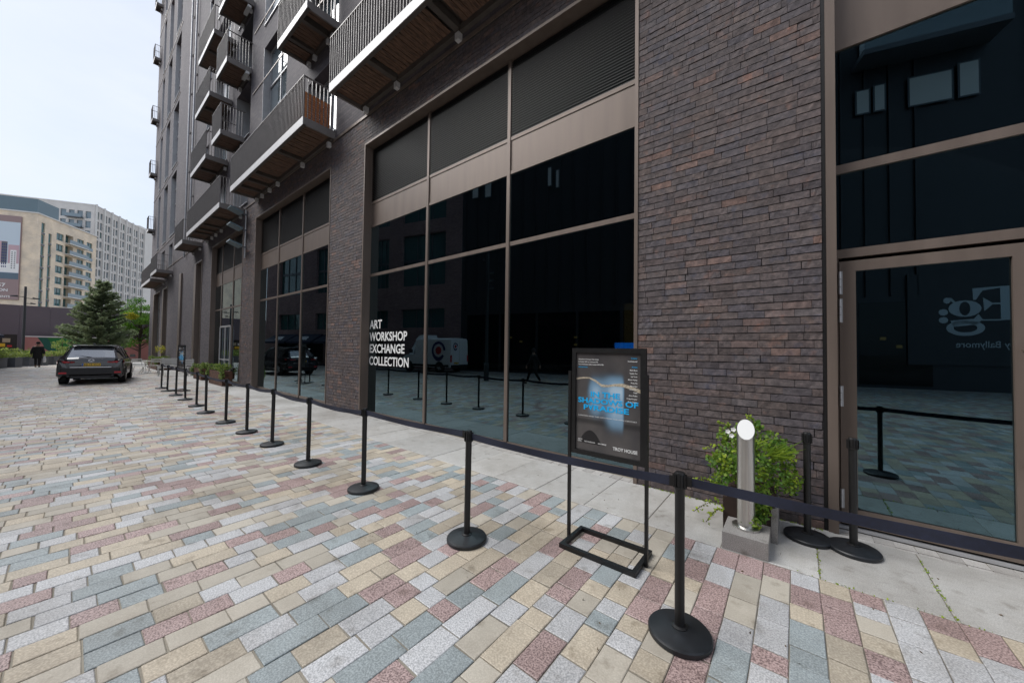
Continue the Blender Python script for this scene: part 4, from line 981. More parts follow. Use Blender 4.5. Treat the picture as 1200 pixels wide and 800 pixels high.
for s_ in (-1, 1):
    for x_ in (-1.45, 1.55): 
        mb = MB(); n = 24; mb.face([(x_+.42*math.cos(2*math.pi*i/n), s_*.985, .36+.42*math.sin(2*math.pi*i/n)) for i in range(n)]); part(mb, 'wheel_arch', 'plastic', van, local=True)
        wheel(van, x_, s_*.995, .35, s_)
    mb = MB(); mb.box(-2.47, -2.43, s_*.90-.07, s_*.90+.07, .75, 1.25); part(mb, 'tail_lamp', 'red', van, local=True)
    mb = MB(); mb.box(-2.3, 2.2, s_*.985-.012, s_*.985+.012, .40, .56); part(mb, 'side_skirt', 'plastic', van, local=True)
    mb = MB(); mb.box(1.2, 1.35, s_*1.08-.1, s_*1.08+.1, 1.35, 1.62); part(mb, 'wing_mirror', 'plastic', van, local=True)
def logo(par, org, ux, uz, sc):
    org, ux, uz = Vector(org), Vector(ux), Vector(uz); nn = ux.cross(uz)
    mb = MB(); n = 40
    for i in range(n):
        a, b = 2*math.pi*i/n, 2*math.pi*(i+1)/n
        if math.radians(178) < a < math.radians(212): continue
        ro = lambda q: .56+.10*max(0, math.cos(q+math.pi/2))**6
        q4 = [org+(ux*math.cos(q)+uz*math.sin(q))*r_0*sc for q, r_0 in ((a, .40), (b, .40), (b, ro(b)), (a, ro(a)))]
        mb.face(q4); mb.face([p-nn*.004 for p in q4][::-1])
    part(mb, 'ring_logo', 'navy', par, local=True)
    mb = MB(); pts = [org+(ux*math.cos(2*math.pi*i/24)+uz*math.sin(2*math.pi*i/24))*.24*sc for i in range(24)]; mb.face(pts); mb.face([p-nn*.004 for p in pts][::-1]); part(mb, 'dot_logo', 'red', par, local=True)
logo(van, (-1.35, -.992, 1.55), (1, 0, 0), (0, 0, 1), 1.15); logo(van, (-1.35, .992, 1.55), (-1, 0, 0), (0, 0, 1), 1.15); logo(van, (-2.458, -.45, 1.85), (0, -1, 0), (0, 0, 1), .45)
mb = MB(); mb.box(-2.47, -2.44, -.6, -.1, .62, .74); part(mb, 'number_plate', 'plate', van, local=True)
mb = MB(); mb.box(-2.52, -2.42, -.9, .9, .36, .56); part(mb, 'rear_bumper', 'plastic', van, local=True)
for x_ in (0,):
    mb = MB(); mb.box(-2.455, -2.445, -.006, .006, .6, 2.3); part(mb, 'door_seam', 'plastic', van, local=True)
tx = text('go', .5, 'side_text', 'red', van, (0, 0, 0), bold=.02, depth=.001, local=True); tx.data.transform(Matrix.Translation((.55, .992, 1.5)) @ Matrix.Rotation(R(180), 4, 'Z'))

# ------------------------------------------------------------------ people
def skin_mesh(name, joints, edges, mat, par, extra=0., sub=1):
    names = list(joints); me = bpy.data.meshes.new(name); me.from_pydata([joints[n][0] for n in names], [(names.index(a), names.index(b)) for a, b in edges], [])
    me.materials.append(MAT[mat]); o = link(name, me, par)
    o.modifiers.new('skin', 'SKIN'); sv_ = me.skin_vertices[0].data
    for i, n in enumerate(names):
        r = joints[n][1]+extra; sv_[i].radius = (r, r); sv_[i].use_root = (i == 0)
    sb = o.modifiers.new('sub', 'SUBSURF'); sb.levels = sb.render_levels = sub
    me2 = bpy.data.meshes.new_from_object(o.evaluated_get(bpy.context.evaluated_depsgraph_get())); o.modifiers.clear(); o.data = me2; me2.name = name
    if not me2.materials: me2.materials.append(MAT[mat])
    me2.polygons.foreach_set('use_smooth', [True]*len(me2.polygons)); return o
def person(label, loc, rz, stride, arm, coatlen, hat, bag=False):
    """x forward, y left; stride = (left, right) foot x, arm = (left, right) hand x"""
    t = thing('person', label, 'person', loc, rz)
    J = dict(pelvis=((0, 0, .95), .13), waist=((0, 0, 1.1), .125), chest=((.0, 0, 1.32), .15), neck=((.01, 0, 1.49), .055), head=((.03, 0, 1.58), .085), crown=((.03, 0, 1.68), .08), nose=((.11, 0, 1.60), .02))
    E_ = [('pelvis', 'waist'), ('waist', 'chest'), ('chest', 'neck'), ('neck', 'head'), ('head', 'crown'), ('head', 'nose')]
    legs, arms, hands = {}, {}, []
    for s_, nm in ((1, 'L'), (-1, 'R')):
        fx = stride[0] if s_ > 0 else stride[1]; hx = arm[0] if s_ > 0 else arm[1]
        lift = .10 if fx < -.15 else 0
        J['hip'+nm] = ((0, s_*.09, .90), .085); J['knee'+nm] = ((fx*.55+.05, s_*.095, .49+lift*.4), .06); J['ank'+nm] = ((fx, s_*.095, .09+lift), .042); J['toe'+nm] = ((fx+.15, s_*.11, .035+lift*.3), .034)
        E_ += [('pelvis', 'hip'+nm), ('hip'+nm, 'knee'+nm), ('knee'+nm, 'ank'+nm), ('ank'+nm, 'toe'+nm)]
        J['sho'+nm] = ((0, s_*.185, 1.40), .06); J['elb'+nm] = ((hx*.35-.03, s_*.26, 1.13), .045); J['wri'+nm] = ((hx, s_*.28, .90), .03); J['palm'+nm] = ((hx+.01, s_*.28, .83), .028)
        E_ += [('chest', 'sho'+nm), ('sho'+nm, 'elb'+nm), ('elb'+nm, 'wri'+nm), ('wri'+nm, 'palm'+nm)]
        for k in range(4):
            a = 'f%d%s' % (k, nm); J[a] = ((hx+.035-.022*k, s_*.278, .785), .009); J[a+'t'] = ((hx+.035-.022*k, s_*.262, .745+.006*abs(k-1)), .008); E_ += [('palm'+nm, a), (a, a+'t')]
        J['th'+nm] = ((hx+.05, s_*.268, .81), .009); J['tht'+nm] = ((hx+.06, s_*.258, .785), .008); E_ += [('palm'+nm, 'th'+nm), ('th'+nm, 'tht'+nm)]
    skin_mesh('body', J, E_, 'skin', t)
    K = {k: v for k, v in J.items() if k[:3] in ('pel', 'hip', 'kne', 'ank')}; skin_mesh('trousers', K, [e for e in E_ if e[0] in K and e[1] in K], 'coat', t, .016)
    for nm in 'LR':
        K = {k: J[k+nm] for k in ('ank', 'toe')}; skin_mesh('shoe', {'a': ((K['ank'][0][0]-.03, K['ank'][0][1], K['ank'][0][2]-.04), .045), 'b': K['toe']}, [('a', 'b')], 'ink', t, .012)
    K = {k: J[k] for k in J if k in ('waist', 'chest') or k[:3] in ('sho', 'elb', 'wri')}; skin_mesh('coat', dict(sorted(K.items(), key=lambda q: q[0] != 'waist')), [e for e in E_ if e[0] in K and e[1] in K], 'coat', t, .028)
    mb = MB(); n = 20; prof = [(1.40, .13, .21), (1.2, .165, .215), (1.0, .175, .215), (.8, .19, .22), (coatlen, .205, .235)]; v = []
    for z, a, b in prof: v += [(a*math.cos(2*math.pi*i/n), b*math.sin(2*math.pi*i/n), z) for i in range(n)]
    mb.raw(v, [(i*n+j, i*n+(j+1) % n, i*n+n+(j+1) % n, i*n+n+j)[::-1] for i in range(len(prof)-1) for j in range(n)]); part(mb, 'coat_skirt', 'coat', t, local=True, smooth=True)
    mb = MB()
    if hat:
        mb.lathe((.03, 0, 1.67), [(0, .13), (.07, .125), (.095, .08), (.10, .0), (.16, -.01), (.16, -.02), (.1, -.02)], 20); part(mb, 'hat', 'coat', t, local=True, smooth=True)
    else:
        mb.lathe((.015, 0, 1.60), [(0, .165), (.06, .155), (.098, .10), (.105, .04), (.085, -.05)], 20); part(mb, 'hair', 'ink', t, local=True, smooth=True)
    if bag:
        mb = MB(); c = J['palmR'][0]; v = []; pr = [(.80, .015, .01), (.70, .07, .05), (.55, .13, .08), (.38, .12, .08), (.34, .07, .04)]
        for z, a, b in pr: v += [(c[0]+a*math.cos(2*math.pi*i/12), c[1]+b*math.sin(2*math.pi*i/12)-.02, z) for i in range(12)]
        mb.raw(v, [(i*12+j, i*12+(j+1) % 12, i*12+12+(j+1) % 12, i*12+12+j)[::-1] for i in range(4) for j in range(12)])
        b_ = part(mb, 'carrier_bag', 'bag', None, smooth=True); b_.location = loc; b_.rotation_euler = (0, 0, rz)
        tag(b_, 'white plastic carrier bag hanging from the walking person\'s right hand', 'bag')
    return t
person('person in a dark hat and long black coat walking away, seen from behind', (-41.98, -1.34, 0), R(180-8), (.12, -.10), (-.02, .02), .62, True, True)
person('person in dark clothes walking past, seen only mirrored in the large shopfront', (-9.95, -4.85, 0), R(180-10), (.42, -.40), (-.22, .25), .74, False)

# ------------------------------------------------------------------ seats, planters and greenery along the far facade
def planter(label, x0, x1, y0, y1, h, seed, yellow=False, grp='rusted planters by the facade'):
    t = thing('rusted_planter', label, 'planter', ((x0+x1)/2, (y0+y1)/2, 0), group=grp); r = random.Random(seed)
    mb = MB(); mb.box(x0, x1, y0, y0+.02, .002, h); mb.box(x0, x1, y1-.02, y1, .002, h); mb.box(x0, x0+.02, y0+.02, y1-.02, .002, h); mb.box(x1-.02, x1, y0+.02, y1-.02, .002, h); mb.box(x0+.02, x1-.02, y0+.02, y1-.02, h-.12, h-.08)
    part(mb, 'box', 'corten', t)
    mb = MB()
    for i in range(9):
        mb.leaves((r.uniform(x0, x1), r.uniform(y0, y1), h+.06+r.uniform(0, .14)), 75, (.22, .18, .15), .075, r, (.1, .8))
    for i in range(5): mb.leaves((r.choice([x0-.05, x1+.05, r.uniform(x0, x1)]), y0-.03, h-.15), 50, (.14, .1, .25), .07, r, (.1, .7))
    part(mb, 'foliage', 'grass', t, kind='stuff')
    if yellow:
        mb = MB(); mb.leaves(((x0+x1)/2+.2, (y0+y1)/2, h+.75), 170, (.35, .3, .35), .08, r, (.1, 1)); part(mb, 'flowering_top', 'yellow', t, kind='stuff')
planter('largest rusted steel planter, nearest of three, with green plants spilling over it', -20.6, -18.4, 3.98, 4.32, .60, 3)
planter('smaller rusted planter between the white benches and the largest planter', -24.0, -22.3, 4.02, 4.38, .55, 4)
planter('farthest rusted planter with tall yellow-green flowering plants', -37.5, -33.2, 3.7, 4.4, .62, 5, True)
def bench(label, x, y, rz):
    t = thing('white_bench', label, 'bench', (x, y, 0), rz, 'white metal benches by the facade')
    for i in range(4):
        mb = MB(); mb.box(-.7, .7, -.22+.11*i, -.14+.11*i, .43, .455); part(mb, 'seat_slat', 'chair', t, local=True)
    for i in range(4):
        mb = MB(); mb.box(-.7, .7, .24+.015*i, .262+.015*i, .55+.09*i, .62+.09*i); part(mb, 'back_slat', 'chair', t, local=True)
    for q in (-.62, .62):
        mb = MB(); mb.bar((q, -.2, 0), (q, -.2, .43), .05); mb.bar((q, .2, 0), (q, .32, .92), .05); mb.bar((q, -.22, .405), (q, .26, .405), .05, .04); part(mb, 'leg_frame', 'chair', t, local=True)
bench('nearer white slatted bench behind the stanchions by the rusted planter', -26.6, 3.7, R(60)); bench('farther white slatted bench beyond the smaller rusted planter', -29.0, 3.95, R(60))
def bistro(label, x, y, rz):
    t = thing('folding_chair', label, 'chair', (x, y, 0), rz, 'white folding chairs by the far planter')
    for q in (-.2, .2):
        mb = MB(); mb.tube([(-.22, q, 0), (.2, q, .46)], .014, 6); mb.tube([(.26, q, 0), (-.2, q, .46), (-.26, q, .88)], .014, 6); part(mb, 'leg_frame', 'chair', t, local=True)
    for k in range(4):
        mb = MB(); mb.box(-.2+.1*k, -.12+.1*k, -.2, .2, .455, .475); part(mb, 'seat_slat', 'chair', t, local=True)
    for k in range(2):
        mb = MB(); mb.box(-.265+.01*k, -.245+.01*k, -.2, .2, .66+.13*k, .74+.13*k); part(mb, 'back_slat', 'chair', t, local=True)
bistro('white folding chair on the left of the bistro table by the far planter', -29.6, 2.55, R(10)); bistro('white folding chair on the right of the bistro table by the far planter', -29.6, 3.2, R(190))
t = thing('bistro_table', 'small round white bistro table between the folding chairs', 'table', (-30.2, 2.9, 0))
mb = MB(); mb.lathe((0, 0, 0), [(0, .70), (.34, .70), (.34, .72), (0, .72)], 20); part(mb, 'table_top', 'chair', t, local=True)
for k in range(3):
    q = 2.1*k; mb = MB(); mb.tube([(.28*math.cos(q), .28*math.sin(q), 0), (-.12*math.cos(q), -.12*math.sin(q), .70)], .014, 6); part(mb, 'leg', 'chair', t, local=True)

# ------------------------------------------------------------------ far end of the street
# row of dark planter boxes with clipped shrubs
for i in range(8):
    q = i/7; x, y = -40.2-9.2*q, -3.55+3.75*q
    lb = ['first dark planter box with pale green shrub, farthest left of its row', 'second dark planter box with pale green shrub from the left', 'third dark planter box with pale green shrub from the left', 'fourth dark planter box with pale green shrub, just left of the walking person', 'fifth dark planter box with pale green shrub, behind the walking person', 'sixth dark planter box with pale green shrub, just right of the walking person', 'seventh dark planter box with pale green shrub, left of the car', 'last dark planter box with pale green shrub, partly behind the car'][i]
    t = thing('shrub_planter', lb, 'planter', (x, y, 0), R(-22), 'dark planter boxes across the end of the street'); r = random.Random(40+i)
    mb = MB(); mb.box(-.36, .36, -.36, .36, .002, .62); mb.box(-.38, .38, -.38, .38, .62, .66); part(mb, 'box', 'slate', t, local=True)
    mb = MB(); mb.leaves((0, 0, .86), 420, (.58, .58, .26), .11, r, (.25, 1)); part(mb, 'foliage', 'grass', t, kind='stuff', local=True)
def hedge(label, x0, x1, y0, y1, z, n, seed):
    t = thing('clipped_hedge', label, 'hedge', ((x0+x1)/2, (y0+y1)/2, 0)); r = random.Random(seed); mb = MB()
    for _ in range(n):
        mb.leaves((r.uniform(x0, x1), r.uniform(y0, y1), r.uniform(.25, z)), 6, (.12, .12, .1), .10, r, (.45, 1))
    mb.box(x0+.1, x1-.1, y0+.1, y1-.1, 0, z-.15, 0, .35); part(mb, 'foliage', 'grass', t, kind='stuff', local=False)
hedge('low yellow-green clipped hedge behind the planter boxes at the lamp post', -51.5, -50.7, -5.2, -1.55, 1.22, 420, 9)
# hoarding and painted mural wall
t = thing('hoarding', 'tall plain mauve site hoarding across the end of the street', 'hoarding', (-58.4, 0, 0))
for i in range(14):
    y0 = -12+1.8*i; mb = MB(); mb.box(-58.5+rnd.uniform(-.01, .01), -58.4, y0+.006, y0+1.794, 0, 5.35); part(mb, 'panel', 'hoard', t)
mb = MB(); mb.box(-58.7, -58.5-.02, -12, 13, 0, 5.2); part(mb, 'backing', 'slate', t)
t = thing('mural_wall', 'low pink mural wall with a green wave and white top edge', 'wall', (-57.5, 0, 0))
mb = MB(); mb.box(-57.7, -57.5, -2.6, 13, 0, 2.30); part(mb, 'wall', 'pinkwall', t)
mb = MB(); mb.box(-57.72, -57.48, -2.6, 13, 2.30, 2.40); part(mb, 'coping', 'whitep', t)
mb = MB(); pts = [(-57.493, y, z) for y, z in ((-1.9, 2.28), (-1.75, 2.0), (-1.55, 1.6), (-1.45, 1.2), (-1.2, .95), (-.6, .75), (.3, .8), (.9, 1.0), (1.4, 1.4), (1.9, 1.75), (2.6, 1.95), (2.6, 2.28))]; mb.face(pts); part(mb, 'green_wave', 'green', t)
mb = MB(); pts = [(-57.487, y, z) for y, z in ((-1.9, 2.28), (-1.75, 2.0), (-1.55, 1.6), (-1.45, 1.2), (-1.2, .95), (-.75, .8), (-.9, 1.4), (-1.2, 2.0), (-1.3, 2.28))]; mb.face(pts); part(mb, 'dark_wave', 'greendk', t)
t = thing('notice_board', 'black notice board with white and yellow notices left of the lamp post', 'notice board', (-54, -3.6, 0))
mb = MB(); mb.box(-54.1, -54, -6.0, -2.85, .5, 2.45); part(mb, 'board', 'ink', t)
for y0, y1, z0, z1, m_ in ((-4.35, -3.75, 1.75, 2.05, 'whitep'), (-3.6, -3.2, 1.75, 2.1, 'beige'), (-4.25, -3.45, 1.35, 1.65, 'plate'), (-4.8, -4.5, 1.3, 1.6, 'whitep'), (-3.35, -3.1, 1.35, 1.5, 'red')):
    mb = MB(); mb.box(-53.99, -53.97, y0, y1, z0, z1); part(mb, 'notice', m_, t)
for q in (-5.6, -3.0):
    mb = MB(); mb.box(-54.08, -54.02, q-.04, q+.04, 0, .5); part(mb, 'leg', 'ink', t)
def lamp_post(label, x, y, h, heads, rz):
    t = thing('street_lamp', label, 'street lamp', (x, y, 0), rz, 'tall street lamps')
    mb = MB(); mb.lathe((0, 0, 0), [(0, 0), (.14, 0), (.14, .9), (.09, .95), (.075, h), (0, h)], 14); part(mb, 'pole', 'lamp', t, local=True, smooth=True)
    for dy, z in heads:
        mb = MB(); mb.bar((0, 0, z), (0, dy*.55, z), .05); part(mb, 'arm', 'lamp', t, local=True)
        mb = MB(); s_ = 1 if dy > 0 else -1; mb.raw([(-.12, dy*.5, z-.03), (.12, dy*.5, z-.03), (.1, dy, z-.02), (-.1, dy, z-.02), (-.1, dy*.5, z+.10), (.1, dy*.5, z+.10), (.06, dy, z+.05), (-.06, dy, z+.05)], MB.BF); part(mb, 'lamp_head', 'lamp', t, local=True)
    return t
lamp_post('tall slate lamp post with paired heads in front of the mauve hoarding', -51.6, -2.42, 6.55, ((-.75, 5.65), (.75, 5.55), (.55, 5.1)), R(5))
lp = lamp_post('tall street lamp with cameras across the street, seen mirrored in the shopfront', -12.85, -4.6, 6.87, ((.35, 6.5), (-.45, 5.7), (-.45, 5.3), (-.45, 4.9)), R(100))
# trees
def branchy(label, cat, name, x, y, h, fn, mat, trunk=.14, grp=None):
    t = thing(name, label, cat, (x, y, 0), group=grp); r = random.Random(int(abs(x*31+y*17)))
    mb = MB(); mb.tube([(0, 0, 0), (.04, .02, h*.5), (0, 0, h*.93)], [trunk, trunk*.62, .02], 10); tr = part(mb, 'trunk', 'bark', t, local=True, smooth=True)
    mb = MB(); lm = MB(); fn(mb, lm, h, r); part(lm, 'limbs', 'bark', t, local=True); part(mb, 'crown', mat, t, kind='stuff', local=True)
    return t
def pine(mb, lm, h, r):
    z = .9
    while z < h-.25:
        q = (z-.9)/(h-.9); n = 8 if q < .75 else 5; L_ = (1-q)**.85*2.5*(1 if q > .12 else .8)+.12
        for k in range(n):
            a = r.uniform(0, 6.28); l_ = L_*r.uniform(.65, 1.12); rise = r.uniform(.12, .42)*l_; e = Vector((math.cos(a)*l_, math.sin(a)*l_, z+rise)); s0 = Vector((0, 0, z-.1))
            lm.tube([s0, s0.lerp(e, .5)+Vector((0, 0, -.06*l_)), e], [.035*(1-q)+.012, .02, .006], 5)
            m = max(4, int(l_*7))
            for i in range(m):
                w_ = (i+.6)/m; p = s0.lerp(e, w_)+Vector((0, 0, -.06*l_*math.sin(3.14*w_)))
                if w_ < .22 and l_ > 1: continue
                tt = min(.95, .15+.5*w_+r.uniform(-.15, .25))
                side = Vector((-math.sin(a), math.cos(a), 0)); sp = .16*l_*(1-w_*.5)
                for _ in range(3):
                    c = p+side*r.uniform(-sp, sp)+Vector((0, 0, r.uniform(-.02, .10)))
                    for b in range(13):
                        d = Vector((math.cos(a)+r.gauss(0, .8), math.sin(a)+r.gauss(0, .8), .45+r.gauss(0, .55))).normalized()*r.uniform(.14, .26); s_ = d.cross(Vector((r.gauss(0, 1), r.gauss(0, 1), r.gauss(0, 1)))).normalized()*.03
                        mb.face([c-s_, c+s_, c+d], 0, tt)
        z += .31*(1-q*.4)
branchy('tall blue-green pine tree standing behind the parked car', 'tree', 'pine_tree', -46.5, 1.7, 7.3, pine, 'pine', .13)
def broad(mb, lm, h, r):
    for k in range(62):
        a = r.uniform(0, 6.28); q = r.random()**.5; z = h*r.uniform(.22, .97); rad = 2.15*math.sin(min(1, max(.08, (z/h-.08)/.92))*3.05)**.6*q
        c = (math.cos(a)*rad, math.sin(a)*rad, z); lm.tube([(0, 0, z*.6), c], [.04, .01], 5)
        sh = r.uniform(0, .5); mb.leaves(c, 170, (.52, .52, .4), .14, r, (sh, sh+.5))
tb = branchy('green broadleaf tree with yellowing leaves beside the end of the brick building', 'tree', 'broadleaf_tree', -54.5, 4.75, 6.6, broad, 'tree', .11)
mb = MB(); mb.leaves((1.7, -.85, 4.6), 420, (.35, .6, .4), .14, rnd, (0, 1)); part(mb, 'yellow_leaves', 'yellow', tb, kind='stuff', local=True)
def bushy(mb, lm, h, r):
    for k in range(8):
        c = (r.uniform(-.6, .6), r.uniform(-.6, .6), h*r.uniform(.5, .95)); lm.tube([(0, 0, .3), c], [.02, .008], 5); mb.leaves(c, 70, (.32, .32, .26), .1, r, (.3, 1))
branchy('small yellow-green bushy tree before the mural, right of the walking person', 'tree', 'small_tree', -52, -.35, 2.0, bushy, 'grass', .04)
# ------------------------------------------------------------------ far buildings (each in its own turned frame: local x recedes, local y to the right)
E1 = Vector((-.859, .512, 0)); E2 = Vector((.512, .859, 0)); RZ = math.atan2(E1.y, E1.x)
NL = Vector((-E1.y, E1.x, 0))
def far_building(name, label, x, y): return thing(name, label, 'building', (x, y, 0), RZ)
def far_face(b, side, a0, a1, z0, z1, holes, mat, depth=.35, name='wall', off=0., label=None):
    """side 'r': face along local x at y=off (seen from -y); side 'f': face along local y at x=off (seen from -x)"""
    mb = MB(); wall_grid(mb, a0, a1, z0, z1, 0, holes, depth, 0, 0)
    mb.v = [(x, y+off, z) if side == 'r' else (y+off, x, z) for x, y, z in mb.v]
    return part(mb, name, mat, b, local=True, label=label)
def far_box(b, side, a0, a1, z0, z1, d0, d1, name, mat, par=None):
    mb = MB()
    if side == 'r': mb.box(a0, a1, d0, d1, z0, z1)
    else: mb.box(d0, d1, a0, a1, z0, z1)
    return part(mb, name, mat, par or b, local=True)
# buff block with the billboard
b1 = far_building('buff_apartment_block', 'buff brick apartment block with a large billboard and teal windows', -152.9, -5.85)
Hb = 35.3; hs = []; cols_ = [(1.2, 2.3), (3.4, 4.4), (5.9, 8.3), (8.9, 11.6), (13., 15.5), (16.6, 18.8)]
for ci, (a, c) in enumerate(cols_):
    for k in range(8):
        z = Hb-4.4-(2.2 if ci == 1 else (.6 if ci > 1 else 0))-3.02*k; hs.append((a, c, z, z+(2.5 if ci < 2 else 1.9 if ci == 2 else 2.3), 1.2 if ci == 3 else .3))
wl = far_face(b1, 'r', 0, 20.5, 0, Hb, hs, 'buffwall')
for a, c, z0, z1, d in hs:
    f_ = far_box(b1, 'r', a, c, z0, z1, d-.06, d-.02, 'window', 'tealglass', wl)
    if c-a > 1.5 and d < 1: far_box(b1, 'r', (a+c)/2-.05, (a+c)/2+.05, z0, z1, d-.12, d-.065, 'window_bar', 'slate', wl); far_box(b1, 'r', a-.1, c+.1, z0-.12, z0-.01, -.06, .1, 'sill', 'palewall', wl)
    if c-a < 1.5: far_box(b1, 'r', a, c, z0-.5, z0-.05, -.04, .05, 'spandrel', 'slate', wl)
for k in range(8):
    z = Hb-5.15-3.02*k
    far_box(b1, 'r', 8.7, 15.7, z-.22, z, -1.1, .01, 'balcony_slab', 'palewall', b1); far_box(b1, 'r', 8.75, 15.65, z+.01, z+1.0, -1.06, -1.02, 'balustrade', 'blueglass', b1)
    z -= .02; far_box(b1, 'r', 16.5, 18.9, z+.0, z+.9, -.12, -.03, 'balustrade', 'blueglass', b1)
far_face(b1, 'f', -.001, 40, 0, Hb, [], 'buffwall', name='gable_wall')
far_box(b1, 'r', -.15, 20.7, Hb-.02, Hb+.30, -.2, 40, 'roof', 'palewall')
far_box(b1, 'r', .5, 7.0, Hb+.31, Hb+3.9, .4, 39, 'penthouse', 'bluecl')
MAT['billbrown'] = M('mauve_brown_print', (.30, .215, .215), .6); MAT['billsky'] = M('sky_print', (.55, .64, .72), .6); MAT['billpink'] = M('pink_print', (.52, .36, .40), .6); MAT['billnavy'] = M('slate_print', (.10, .15, .20), .6)
bb = far_box(b1, 'f', 2.7, 14.6, 12.7, 34.0, -.30, -.03, 'billboard', 'billbrown')
for a, c, z0, z1, d, m_ in ((2.8, 14.5, 19.5, 32.4, .31, 'billsky'), (2.8, 14.5, 17.9, 19.5, .312, 'billnavy'), (5.2, 10.8, 20.2, 27.4, .314, 'billpink'), (2.85, 4.8, 20.4, 26.6, .314, 'billpink'), (3.3, 4.4, 20.4, 25.3, .318, 'whitep'), (4.95, 6.0, 20.4, 27.3, .318, 'slate'), (2.8, 9.5, 19.6, 21.9, .322, 'whitep'), (7.0, 8.0, 20.4, 26.0, .318, 'whitep')):
    far_box(b1, 'f', a, c, z0, z1, -d, -d+.002, 'printed_picture', m_, bb)
for k in range(9):
    for a in (3.45, 3.95): far_box(b1, 'f', a, a+.25, 20.6+.5*k, 20.85+.5*k, -.325, -.3235, 'printed_window', 'slate', bb)
    for a in (5.05, 5.4, 5.72): far_box(b1, 'f', a, a+.2, 20.8+.7*k, 21.2+.7*k, -.325, -.3235, 'printed_window', 'navy', bb)
for s, h, z, y in (('57', .95, 15.9, 5.0), ('CON', .72, 14.75, 4.5), ('APARTMENTS', .52, 13.2, 4.1)):
    tx = text(s, h*1.35, 'billboard_lettering', 'whitep', bb, (0, 0, 0), bold=.02, depth=.002, align='RIGHT', local=True)
    tx.data.transform(Matrix.Translation((-.335, y, z)) @ Matrix.Rotation(R(-90), 4, 'Z') @ Matrix.Diagonal((1.1, 1, 1, 1)))
# grey tower
b2 = far_building('grey_tower', 'tall grey concrete apartment tower with narrow vertical window bays', -182.0, 4.3)
Ht = 48.; hs = []
for i in range(7):
    a = .9+3.75*i
    for k in range(14):
        z = Ht-4.3-3.2*k; hs += [(a+.15, a+1.15, z, z+2.5, .35), (a+1.75, a+2.75, z, z+2.5, .35)]
wl = far_face(b2, 'r', 0, 27.6, 0, Ht, hs, 'greywall')
for n_, (a, c, z0, z1, d) in enumerate(hs):
    far_box(b2, 'r', a, c, z0+(.55 if n_ % 3 else 0), z1, d-.06, d-.02, 'window', 'blueglass' if (n_*7) % 5 else 'tealglass', wl)
    if n_ % 3: far_box(b2, 'r', a, c, z0, z0+.5, d-.2, d-.1, 'infill_panel', 'palewall' if n_ % 2 else 'slate', wl)
for i in range(8): far_box(b2, 'r', .2+3.75*i, .75+3.75*i, 0, Ht+.5, -.35, -.002, 'pier', 'palewall', b2)
hs = []
for a in (.9, 2.9, 4.9, 6.9, 9., 11., 13.):
    for k in range(13): z = Ht-4.6-3.2*k; hs.append((a, a+1.35, z, z+2.3, .35))
wl = far_face(b2, 'f', -.001, 34, 0, Ht, hs, 'greywall', name='end_wall')
for a, c, z0, z1, d in hs: far_box(b2, 'f', a, c, z0, z1, d-.06, d-.02, 'window', 'blueglass', wl)
for k in range(13): far_box(b2, 'f', 2.6, 6.6, Ht-4.9-3.2*k, Ht-4.7-3.2*k, -1.3, .0, 'balcony_slab', 'slate'); far_box(b2, 'f', 2.6, 6.6, Ht-4.69-3.2*k, Ht-3.7-3.2*k, -1.29, -1.25, 'balustrade', 'blueglass')
far_box(b2, 'r', -.1, 27.7, Ht-.03, Ht+.25, -.1, 34, 'roof', 'palewall')
b3 = far_building('pale_apartment_block', 'pale concrete block at the right end of the grey tower', -211., 17.)
far_box(b3, 'r', 0, 14, 0, 51, 0, 14, 'wall', 'palewall')
for k in range(13): far_box(b3, 'r', .3, .9, 6+3.3*k, 8.4+3.3*k, -.04, .02, 'window', 'tealglass')
# ------------------------------------------------------------------ the building across the street (the shopfront glass mirrors it)
RO = math.atan2(-.258, .966)
ob = thing('mirrored_building', 'brick and black clad building across the street, mirrored in the shopfronts', 'building', (-20.4, -9.78, 0), RO)
hs = []
for x0 in (-21.9, -16.5, -12.6, -9.0, -5.95):
    w_ = 1.6 if x0 in (-9.0,) else (4.4 if x0 == -5.95 else 3.2 if x0 in (-21.9,) else 2.6)
    hs += [(x0, x0+w_, 3.4, 4.95, -.3), (x0, x0+w_, 6.9, 11.2, -.3), (x0, x0+w_, 12.3, 14.3, -.3)]
mb = MB(); wall_grid(mb, -24.0, 0, 0, 15.8, 0, hs, -.3, 0, 0); mb.face([(-24.0, 0, 0), (-24.0, -14, 0), (-24.0, -14, 15.8), (-24.0, 0, 15.8)]); mb.face([(-24.0, 0, 15.8), (0, 0, 15.8), (0, -14, 15.8), (-24.0, -14, 15.8)])
ow = part(mb, 'brick_wall', 'oppwall', ob, local=True)
for a, c, z0, z1, d in hs:
    mb = MB(); mb.box(a, c, -.28, -.25, z0, z1); part(mb, 'window', 'tealglass', ow, local=True)
    mb = MB()
    for q in range(1, 3): mb.box(a+(c-a)*q/3-.04, a+(c-a)*q/3+.04, -.245, -.19, z0, z1)
    if z1-z0 > 2: mb.box(a, c, -.243, -.18, (z0+z1)/2-.1, (z0+z1)/2+.1)
    part(mb, 'window_frame', 'slate', ow, local=True)
